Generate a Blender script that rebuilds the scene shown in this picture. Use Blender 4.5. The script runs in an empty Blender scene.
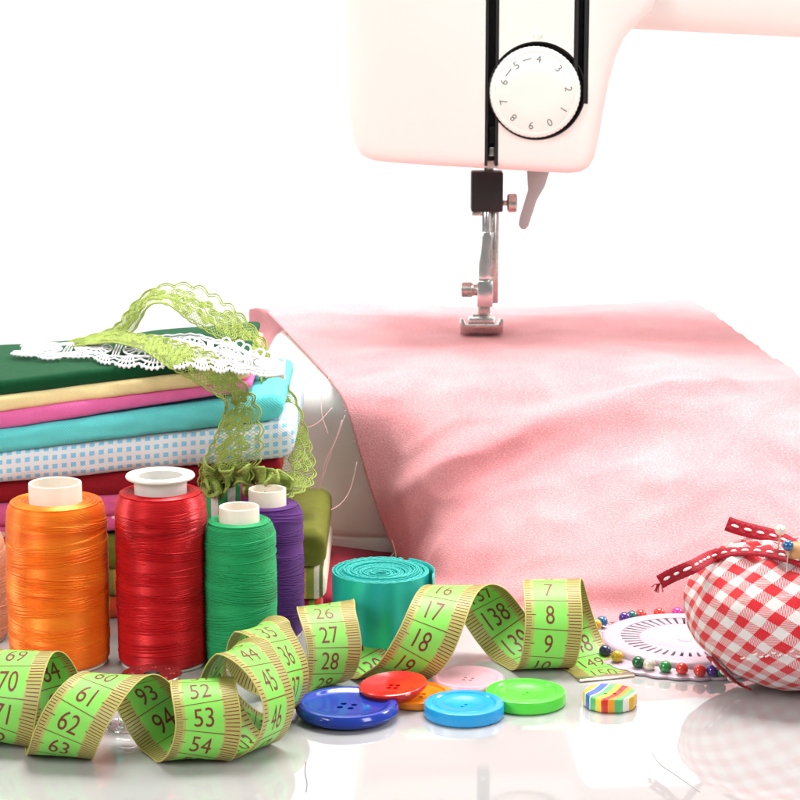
import bpy, bmesh, math, random
import numpy as np
from mathutils import Vector, Matrix, noise

random.seed(7)
rng = np.random.default_rng(7)
scene = bpy.context.scene
COL = scene.collection
S = 0.01                       # everything below is written in centimetres
R = math.radians

# ------------------------------------------------------------------ camera
F = 2223.0                     # focal length in photo pixels (photo 800 x 800)
PIT = R(11.0)
H = 24.5                       # lens height over the table, cm
cam_d = bpy.data.cameras.new('camera')
cam = bpy.data.objects.new('camera', cam_d)
COL.objects.link(cam)
cam.location = (0, 0, H * S)
cam.rotation_euler = (math.pi / 2 - PIT, 0, 0)
cam_d.sensor_width = 36
cam_d.lens = 36 * F / 800
cam_d.clip_start = 0.01
cam_d.clip_end = 50
cam_d.dof.use_dof = True
cam_d.dof.focus_distance = 0.75
cam_d.dof.aperture_fstop = 64
scene.camera = cam

# ------------------------------------------------------------------ world and lamps (studio)
world = bpy.data.worlds.new('World')
scene.world = world
world.use_nodes = True
bgn = world.node_tree.nodes['Background']
bgn.inputs[0].default_value = (1.0, 0.985, 0.97, 1)
bgn.inputs[1].default_value = 0.26

def area(name, loc, target, sx, sy, power, color=(1, 1, 1), spread=180):
    d = bpy.data.lights.new(name, 'AREA')
    d.shape = 'RECTANGLE'
    d.size, d.size_y, d.energy, d.color = sx, sy, power, color
    d.spread = R(spread)
    o = bpy.data.objects.new(name, d)
    COL.objects.link(o)
    o.location = loc
    o.rotation_euler = (Vector(target) - Vector(loc)).to_track_quat('-Z', 'Y').to_euler()
    return o
area('softbox_overhead', (0.08, 1.03, 1.0), (0.05, 0.965, 0.0), 0.7, 0.4, 4.6, (1, 0.97, 0.94), 80)
area('kicker_left', (-0.85, 1.10, 0.62), (0.05, 0.97, 0.07), 0.3, 0.3, 0.32, (1, 0.98, 0.96), 50)
area('kicker_right', (0.90, 1.08, 0.62), (0.10, 0.96, 0.07), 0.3, 0.3, 0.80, (1, 0.98, 0.96), 50)
area('softbox_left', (-0.72, 0.18, 0.55), (-0.05, 0.80, 0.03), 0.35, 0.5, 6.2, (1, 0.98, 0.96))
area('softbox_right', (0.68, 0.10, 0.55), (0.05, 0.85, 0.03), 0.30, 0.45, 4.2, (1, 0.98, 0.96))
area('added_head_fill', (-0.12, 0.25, 0.75), (0.06, 0.98, 0.17), 0.25, 0.2, 0.05, (1, 0.97, 0.94), 30)  # added narrow fill, only there to brighten the machine head
area('backdrop_lamp', (0.0, 1.55, 1.15), (0.0, 2.22, 0.05), 1.8, 0.4, 14.0)
area('added_backdrop_fill', (0.0, 1.66, -0.26), (0.0, 2.2, 0.06), 2.6, 0.15, 20.0)  # added unseen light below table level, whitens the lower backdrop

scene.view_settings.view_transform = 'Standard'
scene.view_settings.look = 'None'
scene.view_settings.exposure = 0.0
scene.view_settings.gamma = 1.0
scene.view_settings.use_curve_mapping = False
scene.render.engine = 'CYCLES'
scene.render.resolution_x = scene.render.resolution_y = 1024

# ------------------------------------------------------------------ pixel -> place (cm)
SP, CP = math.sin(PIT), math.cos(PIT)
def PW(x, y, Y):               # the point of the pixel's ray at distance Y
    dx, dy, dz = x - 400, F * CP + (400 - y) * SP, -F * SP + (400 - y) * CP
    t = Y / dy
    return np.array((dx * t, Y, H + dz * t))
def PG(x, y, z=0.0):           # the point of the pixel's ray at height z
    dx, dy, dz = x - 400, F * CP + (400 - y) * SP, -F * SP + (400 - y) * CP
    t = (z - H) / dz
    return np.array((dx * t, dy * t, z))
def PX(x, Y, z):               # world x of pixel column x at (Y, z)
    return (x - 400) * (Y * CP + (H - z) * SP) / F

# ------------------------------------------------------------------ mesh building
class MB:
    def __init__(s):
        s.v, s.f, s.uv, s.n = [], [], [], 0
    def add(s, verts, faces, uvs=None):
        verts = np.asarray(verts, float).reshape(-1, 3)
        s.v.append(verts)
        for f in (faces.tolist() if isinstance(faces, np.ndarray) else faces):
            s.f.append([i + s.n for i in f])
        s.uv.append(np.zeros((len(verts), 2)) if uvs is None else np.asarray(uvs, float))
        s.n += len(verts)
        return s
    def mesh(s, origin=(0, 0, 0)):
        me = bpy.data.meshes.new('m')
        V = (np.vstack(s.v) - np.asarray(origin, float)) * S
        me.from_pydata(V.tolist(), [], s.f)
        uv = np.vstack(s.uv)
        if np.any(uv):
            lay = me.uv_layers.new(name='UVMap')
            idx = np.empty(len(me.loops), int)
            me.loops.foreach_get('vertex_index', idx)
            lay.data.foreach_set('uv', uv[idx].astype(np.float32).ravel())
        return me

def origin_of(o):
    while o.parent:
        o = o.parent
    return np.array(o.location) / S

def link(name, me, mat, parent=None, origin=(0, 0, 0), smooth=True, sharp=None):
    o = bpy.data.objects.new(name, me)
    me.name = name
    COL.objects.link(o)
    if mat is not None:
        me.materials.append(mat)
    if parent is not None:
        o.parent = parent
    else:
        o.location = np.asarray(origin, float) * S
    if smooth:
        me.polygons.foreach_set('use_smooth', [True] * len(me.polygons))
        if sharp:
            me.set_sharp_from_angle(angle=R(sharp))
    return o

def build(mb, name, mat, parent=None, origin=(0, 0, 0), smooth=True, sharp=None, fix=False):
    if parent is not None:
        origin = origin_of(parent)
    me = mb.mesh(origin)
    if fix:
        bm = bmesh.new(); bm.from_mesh(me)
        bmesh.ops.recalc_face_normals(bm, faces=bm.faces)
        bm.to_mesh(me); bm.free()
    return link(name, me, mat, parent, origin, smooth, sharp)

def tag(o, label, cat, group=None, kind=None):
    if label: o['label'] = label
    if cat: o['category'] = cat
    if group: o['group'] = group
    if kind: o['kind'] = kind
    return o

def thing(name, label, cat, loc, group=None):
    o = bpy.data.objects.new(name, None)
    o.empty_display_size = 0.01
    COL.objects.link(o)
    o.location = np.asarray(loc, float) * S
    return tag(o, label, cat, group)

def unit(a):
    a = np.asarray(a, float)
    return a / max(1e-9, np.linalg.norm(a))

def loft(mb, rings, closed=True, cap0=False, cap1=False, uvs=None):
    n = len(rings[0]); m = len(rings)
    V = np.vstack(rings)
    f = []
    for i in range(m - 1):
        for j in range(n if closed else n - 1):
            k = (j + 1) % n
            f.append([i * n + j, i * n + k, (i + 1) * n + k, (i + 1) * n + j])
    if cap0: f.append(list(range(n))[::-1])
    if cap1: f.append([(m - 1) * n + j for j in range(n)])
    mb.add(V, f, uvs)
    return mb

def lathe(mb, prof, c=(0, 0), n=48, axis=None, cap0=False, cap1=False):
    # prof: list of (r, z); axis: optional 3x3 frame + origin as 4x4 (numpy)
    a = np.linspace(0, 2 * math.pi, n, endpoint=False)
    rings = []
    for r, z in prof:
        p = np.stack([np.cos(a) * r, np.sin(a) * r, np.full(n, z)], 1)
        if axis is not None:
            p = p @ axis[:3, :3].T + axis[:3, 3]
        else:
            p = p + np.array((c[0], c[1], 0))
        rings.append(p)
    return loft(mb, rings, True, cap0, cap1)

def frame(o, z, x=(1, 0, 0)):
    z = unit(z); x = np.asarray(x, float)
    x = x - z * (x @ z)
    if np.linalg.norm(x) < 1e-4:
        x = np.array((0, 1, 0.)) - z * z[1]
    x = unit(x); y = np.cross(z, x)
    m = np.eye(4); m[:3, 0] = x; m[:3, 1] = y; m[:3, 2] = z; m[:3, 3] = o
    return m

def tube(mb, P, r, sides=6, closed=False):
    P = np.asarray(P, float); n = len(P)
    if closed:
        T = np.roll(P, -1, 0) - np.roll(P, 1, 0)
    else:
        T = np.gradient(P, axis=0)
    T /= np.maximum(np.linalg.norm(T, axis=1, keepdims=True), 1e-9)
    ref = np.eye(3)[np.argmin(np.abs(T).mean(0))]
    n1 = unit(ref - T[0] * (ref @ T[0]))
    N1 = np.empty((n, 3))
    for i in range(n):
        n1 = n1 - T[i] * (n1 @ T[i])
        n1 = n1 / max(1e-9, math.sqrt(n1 @ n1))
        N1[i] = n1
    N2 = np.cross(T, N1)
    a = np.linspace(0, 2 * math.pi, sides, endpoint=False)
    rr = np.broadcast_to(np.asarray(r, float), (n,))[:, None, None]
    V = P[:, None] + rr * (N1[:, None] * np.cos(a)[None, :, None] + N2[:, None] * np.sin(a)[None, :, None])
    m = n if closed else n - 1
    i = np.arange(m)[:, None]; j = np.arange(sides)[None]
    i2 = (i + 1) % n; j2 = (j + 1) % sides
    f = np.stack([i * sides + j, i * sides + j2, i2 * sides + j2, i2 * sides + j], -1).reshape(-1, 4).tolist()
    if not closed:
        f.append(list(range(sides))[::-1]); f.append([(n - 1) * sides + k for k in range(sides)])
    mb.add(V.reshape(-1, 3), f)
    return mb

def box(mb, c, s, rot=None):
    v = np.array([[x, y, z] for x in (-.5, .5) for y in (-.5, .5) for z in (-.5, .5)]) * np.asarray(s, float)
    if rot is not None:
        v = v @ rot.T
    v = v + np.asarray(c, float)
    return mb.add(v, [[0, 1, 3, 2], [4, 6, 7, 5], [0, 4, 5, 1], [2, 3, 7, 6], [0, 2, 6, 4], [1, 5, 7, 3]])

def bevel(o, w, seg=2, ang=30):
    bm = bmesh.new(); bm.from_mesh(o.data)
    e = [x for x in bm.edges if len(x.link_faces) == 2 and x.calc_face_angle(0) > R(ang)]
    bmesh.ops.bevel(bm, geom=e, offset=w * S, segments=seg, profile=0.5, affect='EDGES')
    bm.to_mesh(o.data); bm.free()
    o.data.polygons.foreach_set('use_smooth', [True] * len(o.data.polygons))
    o.data.set_sharp_from_angle(angle=R(40))
    return o

def cut(o, cutters):
    for c in cutters:
        m = o.modifiers.new('b', 'BOOLEAN')
        m.operation = 'DIFFERENCE'; m.solver = 'EXACT'; m.object = c
    bpy.context.view_layer.update()
    dg = bpy.context.evaluated_depsgraph_get()
    me = bpy.data.meshes.new_from_object(o.evaluated_get(dg))
    o.modifiers.clear()
    old = o.data
    o.data = me
    bpy.data.meshes.remove(old)
    for c in cutters:
        d = c.data
        bpy.data.objects.remove(c)
        bpy.data.meshes.remove(d)
    me.polygons.foreach_set('use_smooth', [True] * len(me.polygons))
    me.set_sharp_from_angle(angle=R(35))
    return o

def catmull(K, n):
    """dense points through the rows of K (uniform parameter)"""
    K = np.asarray(K, float)
    P = np.vstack([2 * K[0] - K[1], K, 2 * K[-1] - K[-2]])
    t = np.linspace(0, len(K) - 1, n)
    i = np.minimum(t.astype(int), len(K) - 2); u = (t - i)[:, None]
    p0, p1, p2, p3 = P[i], P[i + 1], P[i + 2], P[i + 3]
    return 0.5 * (2 * p1 + (p2 - p0) * u + (2 * p0 - 5 * p1 + 4 * p2 - p3) * u ** 2 + (3 * p1 - p0 - 3 * p2 + p3) * u ** 3)

def mono(K, n):
    """monotone-ish cubic (pchip) through the rows of K"""
    K = np.asarray(K, float)
    d = np.diff(K, axis=0)
    m = np.zeros_like(K)
    prod = d[:-1] * d[1:]
    with np.errstate(divide='ignore', invalid='ignore'):
        hm = np.where(prod > 0, 2 * prod / (d[:-1] + d[1:]), 0)
    m[1:-1] = hm
    m[0], m[-1] = d[0], d[-1]
    t = np.linspace(0, len(K) - 1, n)
    i = np.minimum(t.astype(int), len(K) - 2); u = (t - i)[:, None]
    h00 = 2 * u**3 - 3 * u**2 + 1; h10 = u**3 - 2 * u**2 + u; h01 = -2 * u**3 + 3 * u**2; h11 = u**3 - u**2
    return h00 * K[i] + h10 * m[i] + h01 * K[i + 1] + h11 * m[i + 1]

# ------------------------------------------------------------------ materials
class NT:
    def __init__(s, name):
        s.m = bpy.data.materials.new(name); s.m.use_nodes = True
        s.t = s.m.node_tree
        s.b = s.t.nodes['Principled BSDF']
    def n(s, kind, **kw):
        nd = s.t.nodes.new(kind)
        for k, v in kw.items():
            if k.startswith('i_'):
                key = k[2:]
                key = int(key) if key.isdigit() else key.replace('_', ' ')
                nd.inputs[key].default_value = v
            else:
                setattr(nd, k, v)
        return nd
    def l(s, a, b):
        s.t.links.new(a, b)
    def math(s, op, a, b=None, c=None):
        nd = s.n('ShaderNodeMath', operation=op)
        for i, x in enumerate((a, b, c)):
            if x is None: continue
            if isinstance(x, (int, float)): nd.inputs[i].default_value = x
            else: s.l(x, nd.inputs[i])
        return nd.outputs[0]
    def mix(s, fac, a, b):
        nd = s.n('ShaderNodeMix', data_type='RGBA')
        for sock, x in ((nd.inputs[0], fac), (nd.inputs[6], a), (nd.inputs[7], b)):
            if isinstance(x, (tuple, list)): sock.default_value = (*x, 1) if len(x) == 3 else x
            elif isinstance(x, (int, float)): sock.default_value = x
            else: s.l(x, sock)
        return nd.outputs[2]
    def ramp(s, fac, stops, interp='LINEAR'):
        nd = s.n('ShaderNodeValToRGB')
        nd.color_ramp.interpolation = interp
        el = nd.color_ramp.elements
        while len(el) < len(stops): el.new(0.5)
        for e, (p, c) in zip(el, stops):
            e.position = p; e.color = (*c, 1)
        s.l(fac, nd.inputs[0])
        return nd.outputs[0]
    def coords(s, which='Object'):
        return s.n('ShaderNodeTexCoord').outputs[which]
    def scale(s, co, sc):
        nd = s.n('ShaderNodeMapping')
        nd.inputs['Scale'].default_value = sc
        s.l(co, nd.inputs[0])
        return nd.outputs[0]
    def noise(s, co, sc, detail=3.0, rough=0.5):
        nd = s.n('ShaderNodeTexNoise')
        nd.inputs['Scale'].default_value = sc; nd.inputs['Detail'].default_value = detail; nd.inputs['Roughness'].default_value = rough
        s.l(co, nd.inputs['Vector'])
        return nd.outputs[0]
    def bump(s, h, strength, dist):
        nd = s.n('ShaderNodeBump')
        nd.inputs['Strength'].default_value = strength; nd.inputs['Distance'].default_value = dist
        s.l(h, nd.inputs['Height'])
        s.l(nd.outputs[0], s.b.inputs['Normal'])
    def set(s, **kw):
        for k, v in kw.items():
            key = k.replace('_', ' ')
            if isinstance(v, tuple) and len(v) == 3 and s.b.inputs[key].type == 'RGBA': v = (*v, 1)
            s.b.inputs[key].default_value = v
        return s

def plain(name, col, rough=0.5, var=0.06, nscale=80, bump=0.0, **kw):
    t = NT(name)
    t.set(Base_Color=col, Roughness=rough, **kw)
    co = t.coords()
    nz = t.noise(co, nscale, 4)
    dk = tuple(c * (1 - var) for c in col); lt = tuple(min(1, c * (1 + var)) for c in col)
    t.l(t.mix(nz, dk, lt), t.b.inputs['Base Color'])
    if bump:
        t.bump(t.noise(co, nscale * 8, 3), bump, 0.0005)
    return t.m

def cloth_mat(name, col, rough=0.85, weave=900, sheen=0.06, var=0.10, colfn=None, bstr=0.35):
    t = NT(name)
    t.set(Roughness=rough, Sheen_Weight=sheen, Sheen_Roughness=0.4, Specular_IOR_Level=0.2)
    uv = t.coords('UV'); co = t.coords()
    sep = t.n('ShaderNodeSeparateXYZ'); t.l(uv, sep.inputs[0])
    wa = t.math('SINE', t.math('MULTIPLY', sep.outputs[0], weave * 0.0628))
    wb = t.math('SINE', t.math('MULTIPLY', sep.outputs[1], weave * 0.0628))
    h = t.math('MULTIPLY', wa, wb)
    nz = t.noise(co, 220, 5, 0.6)
    if colfn:
        base = colfn(t, sep.outputs[0], sep.outputs[1])
    else:
        base = t.mix(nz, tuple(c * (1 - var) for c in col), tuple(min(1, c * (1 + var)) for c in col))
    fac = t.math('MULTIPLY_ADD', h, 0.07, 0.93)
    mul = t.n('ShaderNodeMix', data_type='RGBA', blend_type='MULTIPLY')
    mul.inputs[0].default_value = 1
    t.l(base, mul.inputs[6]); t.l(fac, mul.inputs[7])
    t.l(mul.outputs[2], t.b.inputs['Base Color'])
    hh = t.math('ADD', h, t.math('MULTIPLY', nz, 1.5))
    t.bump(hh, bstr, 0.0002)
    return t.m

def thread_mat(name, col, dark, light, rough=0.35, sheen=0.2, spec=0.5):
    t = NT(name)
    t.set(Roughness=rough, Sheen_Weight=sheen * 0.2, Specular_IOR_Level=spec, Metallic=0.42 if rough < 0.5 else 0.1)
    co = t.coords()
    a = t.noise(t.scale(co, (30, 30, 260)), 1.0, 4, 0.6)
    b = t.noise(t.scale(co, (60, 60, 2600)), 1.0, 2, 0.5)
    c1 = t.ramp(a, [(0.25, dark), (0.45, col), (0.80, light)])
    c2 = t.mix(t.math('MULTIPLY', b, 0.2), c1, dark)
    t.l(c2, t.b.inputs['Base Color'])
    return t.m

def metal(name, col, rough=0.25):
    t = NT(name)
    t.set(Base_Color=col, Metallic=1.0)
    nz = t.noise(t.coords(), 300, 4)
    t.l(t.math('MULTIPLY_ADD', nz, 0.18, rough - 0.06), t.b.inputs['Roughness'])
    return t.m

M = {}
M['machine'] = plain('cream_plastic', (0.90, 0.825, 0.785), 0.42, 0.015, 20, Specular_IOR_Level=0.15)
M['machine_bed'] = plain('bed_plastic', (0.84, 0.81, 0.76), 0.35, 0.02, 20)
M['dial'] = plain('dial_plastic', (0.88, 0.86, 0.80), 0.4, 0.02, 60)
M['black'] = plain('black_plastic', (0.012, 0.011, 0.011), 0.45, 0.2, 60)
M['ink_grey'] = plain('grey_ink', (0.16, 0.15, 0.15), 0.6, 0.05)
M['steel'] = metal('brushed_steel', (0.62, 0.57, 0.54), 0.24)
M['bright_steel'] = metal('bright_steel', (0.78, 0.77, 0.76), 0.16)
M['brass_tip'] = metal('pale_brass', (0.72, 0.60, 0.48), 0.3)
M['lever'] = plain('grey_lever_plastic', (0.50, 0.50, 0.50), 0.45, 0.04)
M['cap'] = plain('spool_tube_plastic', (0.82, 0.74, 0.63), 0.4, 0.03, 120, Subsurface_Weight=0.15, Subsurface_Radius=(0.004, 0.003, 0.002))
M['cap_grey'] = plain('spool_flange_plastic', (0.66, 0.65, 0.60), 0.4, 0.03, 120)
M['orange'] = thread_mat('orange_silk_thread', (0.95, 0.21, 0.006), (0.78, 0.10, 0.003), (0.98, 0.33, 0.02))
M['red'] = thread_mat('red_silk_thread', (0.58, 0.003, 0.008), (0.34, 0.001, 0.004), (0.74, 0.012, 0.018), 0.32)
M['green'] = thread_mat('green_cotton_thread', (0.006, 0.32, 0.10), (0.003, 0.20, 0.055), (0.02, 0.42, 0.15), 0.6, 0.4, 0.3)
M['purple'] = thread_mat('purple_cotton_thread', (0.09, 0.012, 0.17), (0.05, 0.006, 0.10), (0.14, 0.03, 0.24), 0.65, 0.4, 0.3)
M['peach'] = thread_mat('peach_thread', (0.90, 0.40, 0.22), (0.75, 0.26, 0.12), (0.95, 0.52, 0.33), 0.5)
M['pink_thread'] = plain('pink_loose_thread', (0.80, 0.50, 0.47), 0.6)
M['green_thread'] = plain('green_loose_thread', (0.22, 0.33, 0.20), 0.6)
M['lime_lace'] = plain('lime_lace_yarn', (0.29, 0.37, 0.075), 0.8, 0.2, 300, 0.3)
M['white_lace'] = plain('white_crochet_yarn', (0.86, 0.85, 0.86), 0.8, 0.05, 300, 0.3)
M['wood'] = plain('light_wood', (0.55, 0.27, 0.11), 0.5, 0.2, 150)
M['ribbon_red'] = cloth_mat('dark_red_ribbon', (0.34, 0.006, 0.018), 0.6, 500, 0.1)
M['stitch'] = plain('white_stitch', (0.84, 0.76, 0.74), 0.7)
M['hole'] = plain('dark_slot', (0.46, 0.37, 0.42), 0.6)

# glossy white table top
t = NT('glossy_white_table')
t.set(Roughness=0.08, IOR=2.35)
nz = t.noise(t.coords(), 7, 5, 0.6)
t.l(t.mix(nz, (0.40, 0.395, 0.395), (0.44, 0.435, 0.435)), t.b.inputs['Base Color'])
sc = t.noise(t.scale(t.coords(), (60, 600, 60)), 1.0, 3, 0.7)
t.l(t.math('MULTIPLY_ADD', sc, 0.04, 0.015), t.b.inputs['Roughness'])
M['table'] = t.m
M['backdrop'] = plain('white_backdrop', (0.92, 0.92, 0.92), 0.9, 0.01, 5)

# ------------------------------------------------------------------ the setting
mb = MB(); box(mb, (0, 92.5, -1.5), (260, 135, 3.0))
o = bevel(build(mb, 'table', M['table'], smooth=False), 0.3, 3); tag(o, None, None, kind='structure')
prof = [(202, -60), (202.5, -20)]
for k in range(0, 11):
    a = k / 10 * math.pi / 2
    prof.append((203 + 25 * math.sin(a), 5 + 25 * (1 - math.cos(a)) - 5))
prof += [(229, 60), (229, 110), (229, 160)]
mb = MB()
loft(mb, [np.array([(-190, y, z), (190, y, z)]) for y, z in prof], closed=False)
tag(build(mb, 'backdrop', M['backdrop']), None, None, kind='structure')

# ------------------------------------------------------------------ sewing machine
YF = 97.0
mach = thing('sewing_machine', 'cream pink sewing machine with round tension dial and raised needle head', 'sewing machine', (6, 100, 0))

def rrect(x0, x1, y0, y1, r, n=10):
    r = max(0.05, r); p = []
    for cx, cy, a0 in ((x1 - r, y1 - r, 0), (x0 + r, y1 - r, 90), (x0 + r, y0 + r, 180), (x1 - r, y0 + r, 270)):
        for k in range(n + 1):
            a = R(a0 + 90 * k / n)
            p.append((cx + r * math.cos(a), cy + r * math.sin(a)))
    return p
BX0, BX1, BY0, BY1 = -6.3, 33.0, 90.5, 110.5
rings = []
for z, ins in ((0.12, 0.9), (0.2, 0.72), (0.75, 0.62), (0.8, 0.66), (0.86, 0.66), (0.9, 0.6), (1.2, 0.52), (3.0, 0.22), (5.5, 0.03), (6.2, 0.0), (6.7, 0.08), (7.1, 0.3), (7.35, 0.6), (7.47, 1.0), (7.5, 1.5)):
    rings.append(np.array([(x, y, z) for x, y in rrect(BX0 + ins, BX1 - ins, BY0 + ins, BY1 - ins, 5.2 - ins * 0.8)]))
mb = MB(); loft(mb, rings, True, True, True)
build(mb, 'bed', M['machine_bed'], mach, sharp=50)
for fx, fy in ((-3.0, 93.5), (30, 93.5), (-3.0, 107), (30, 107)):
    mb = MB(); lathe(mb, [(0.9, 0.01), (1.0, 0.1), (1.0, 0.4)], (fx, fy), 24, cap0=True, cap1=True)
    build(mb, 'foot', M['black'], mach, sharp=40)
# pillar and bed join on the far right (out of frame)
mb = MB()
loft(mb, [np.array([(x, y, z) for x, y in rrect(22.5 + d, 33 - d, 96 + d, 109 - d, 2.5)]) for z, d in ((7.45, 0), (16, 0.1), (20, 0.0), (29, 0.0), (29.8, 0.5), (30, 1.2))], True, True, True)
build(mb, 'pillar', M['machine'], mach, sharp=50)
# the arm
rings = []
for px_, dz in ((600, 0.25), (640, 0.2), (720, 0.02), (800, -0.15), (900, -0.3)):
    x = PX(px_, 99, 22)
    rings.append(np.array([(x, y, z + dz * (1 if z < 25 else 0)) for y, z in rrect(98.2, 108, 21.62, 30, 1.6)]))
mb = MB(); loft(mb, rings, True, True, True)
build(mb, 'arm', M['machine'], mach, sharp=50, fix=True)
# the head
hp = [(342, -170), (342, -60), (343, 0), (344.5, 50), (346.5, 90), (349.5, 122), (354, 143), (361, 155), (373, 160.5), (395, 163), (430, 165.3), (470, 167.7), (510, 170), (545, 172), (568, 173.2), (580, 172), (589, 167), (594.5, 157), (598, 143), (603, 112), (609, 82), (616, 57), (624, 38), (636, 25), (652, 10), (660, -20), (662, -100), (662, -170)]
hp3 = np.array([PW(x, y, YF + 0.9) for x, y in hp])
P2 = hp3[:, [0, 2]]
nx = np.roll(P2, -1, 0) - np.roll(P2, 1, 0)
nrm = np.stack([-nx[:, 1], nx[:, 0]], 1); nrm /= np.linalg.norm(nrm, axis=1, keepdims=True)
if (nrm[2] @ np.array((1, 0))) < 0: nrm = -nrm        # inward
rings = []
for y, ins in ((YF, 0.75), (YF + 0.06, 0.42), (YF + 0.22, 0.2), (YF + 0.5, 0.06), (YF + 0.9, 0.0), (YF + 6, 0.0), (YF + 10.3, 0.05), (YF + 11, 0.6)):
    q = P2 + nrm * ins
    rings.append(np.stack([q[:, 0], np.full(len(q), y), q[:, 1]], 1))
mb = MB(); loft(mb, rings, True, True, True)
head = build(mb, 'head', M['machine'], mach, fix=True)
def cutbox(x0, x1, y0, y1, d, rr=0.0):
    a = PW(x0, y0, YF); b = PW(x1, y1, YF)
    m_ = MB(); box(m_, ((a[0] + b[0]) / 2, YF, (a[2] + b[2]) / 2), (b[0] - a[0], 2 * d, a[2] - b[2]))
    return build(m_, 'cutter', None, smooth=False)
dc = PW(537, 91, YF); dr = 46.5 / 21.9
mb = MB(); lathe(mb, [(dr, -1.0), (dr, 1.0)], n=64, axis=frame((dc[0], YF, dc[2]), (0, -1, 0)), cap0=True, cap1=True)
cd = build(mb, 'cutter', None, smooth=False, fix=True)
cut(head, [cutbox(487, 498, -170, 185, 1.4), cutbox(577, 588, -170, 104, 1.4), cd])
# dark lining of the slots
a = PW(484, -160, YF); b = PW(500, 163, YF)
mb = MB(); box(mb, ((a[0] + b[0]) / 2, YF + 1.25, (a[2] + b[2]) / 2), (b[0] - a[0], 0.26, a[2] - b[2])); build(mb, 'slot_lining', M['black'], mach, smooth=False)
a = PW(575, -160, YF); b = PW(590, 103, YF)
mb = MB(); box(mb, ((a[0] + b[0]) / 2, YF + 1.25, (a[2] + b[2]) / 2), (b[0] - a[0], 0.26, a[2] - b[2])); build(mb, 'slot_lining', M['black'], mach, smooth=False)
for x0, x1, y0, y1 in ((487.15, 487.5, -150, 166), (497.5, 497.85, -150, 166), (577.15, 577.5, -150, 103.5), (587.5, 587.85, -150, 103.5)):
    a = PW(x0, y0, YF); b = PW(x1, y1, YF)
    mb = MB(); box(mb, ((a[0] + b[0]) / 2, YF + 0.62, (a[2] + b[2]) / 2), (b[0] - a[0], 1.1, a[2] - b[2])); build(mb, 'slot_wall', M['black'], mach, smooth=False)
mb = MB(); lathe(mb, [(dr - 0.012, -0.96), (dr - 0.012, -0.12), (dr - 0.06, -0.12), (dr - 0.06, -0.9), (0.3, -0.9)], n=64, axis=frame((dc[0], YF, dc[2]), (0, -1, 0)))
build(mb, 'dial_well', M['black'], mach, sharp=40)
# small parts inside the needle slot
for y0, y1, m_ in ((126, 143, 'lever'), (147, 156, 'steel')):
    a = PW(488.5, y0, YF + 1); b = PW(496.5, y1, YF + 1)
    mb = MB(); box(mb, ((a[0] + b[0]) / 2, YF + 0.98, (a[2] + b[2]) / 2), (b[0] - a[0], 0.3, a[2] - b[2])); bevel(build(mb, 'slot_plate', M[m_] if m_ != 'lever' else M['black'], mach, smooth=False), 0.04)
# tension dial
dial_c = PW(535.5, 92.5, YF - 0.5)
DA = frame((dial_c[0], YF - 0.5, dial_c[2]), (0, -1, 0))
rd = 42.6 / 21.9
mb = MB()
nT = 240
ang = np.linspace(0, 2 * math.pi, nT, endpoint=False)
rings = []
for r_, z_, kn in ((rd - 0.15, -1.3, 0), (rd, -1.2, 1), (rd, -0.15, 1), (rd - 0.03, -0.06, 0.6), (rd - 0.1, -0.01, 0), (rd - 0.2, 0, 0), (rd - 0.23, -0.025, 0), (rd - 0.26, 0, 0), (0.8, 0.0, 0), (0.02, 0.0, 0)):
    rr = r_ + kn * 0.012 * np.sin(ang * 60)
    p = np.stack([np.cos(ang) * rr, np.sin(ang) * rr, np.full(nT, z_)], 1)
    rings.append(p @ DA[:3, :3].T + DA[:3, 3])
loft(mb, rings, True, True, True)
dial = build(mb, 'tension_dial', M['dial'], mach, sharp=40)

_font_cache = {}
def glyph(txt):
    if txt not in _font_cache:
        c = bpy.data.curves.new('t', 'FONT'); c.body = txt; c.size = 1; c.align_x = 'CENTER'; c.align_y = 'CENTER'
        c.resolution_u = 3
        ob = bpy.data.objects.new('t', c); COL.objects.link(ob)
        bpy.context.view_layer.update()
        me = ob.to_mesh()
        bm = bmesh.new(); bm.from_mesh(me)
        for yc_ in np.arange(-0.5, 0.5, 0.09):
            bmesh.ops.bisect_plane(bm, geom=bm.verts[:] + bm.edges[:] + bm.faces[:], plane_co=(0, yc_, 0), plane_no=(0, 1, 0))
        bm.verts.index_update()
        V = np.array([v.co[:2] for v in bm.verts]); Fc = [[v.index for v in p.verts] for p in bm.faces]
        bm.free(); ob.to_mesh_clear(); bpy.data.objects.remove(ob); bpy.data.curves.remove(c)
        V[:, 1] -= (V[:, 1].max() + V[:, 1].min()) / 2
        V[:, 0] -= (V[:, 0].max() + V[:, 0].min()) / 2
        _font_cache[txt] = (V, Fc)
    return _font_cache[txt]
for d_, a_ in (('4', 5), ('3', 44), ('2', 84), ('1', 121), ('0', 154), ('9', 187), ('8', 221), ('7', 254), ('6', 288), ('5', 324)):
    V, Fc = glyph(d_)
    V = V * 0.46
    th = R(-a_)
    rr = rd * 0.735
    q = np.stack([V[:, 0] * math.cos(th) - (V[:, 1] + rr) * math.sin(th), V[:, 0] * math.sin(th) + (V[:, 1] + rr) * math.cos(th)], 1)
    p = np.array((dial_c[0], YF - 0.506, dial_c[2])) + np.stack([q[:, 0], np.zeros(len(q)), q[:, 1]], 1)
    mb = MB(); mb.add(p, Fc); build(mb, 'numeral', M['ink_grey'], dial, smooth=False)
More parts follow.
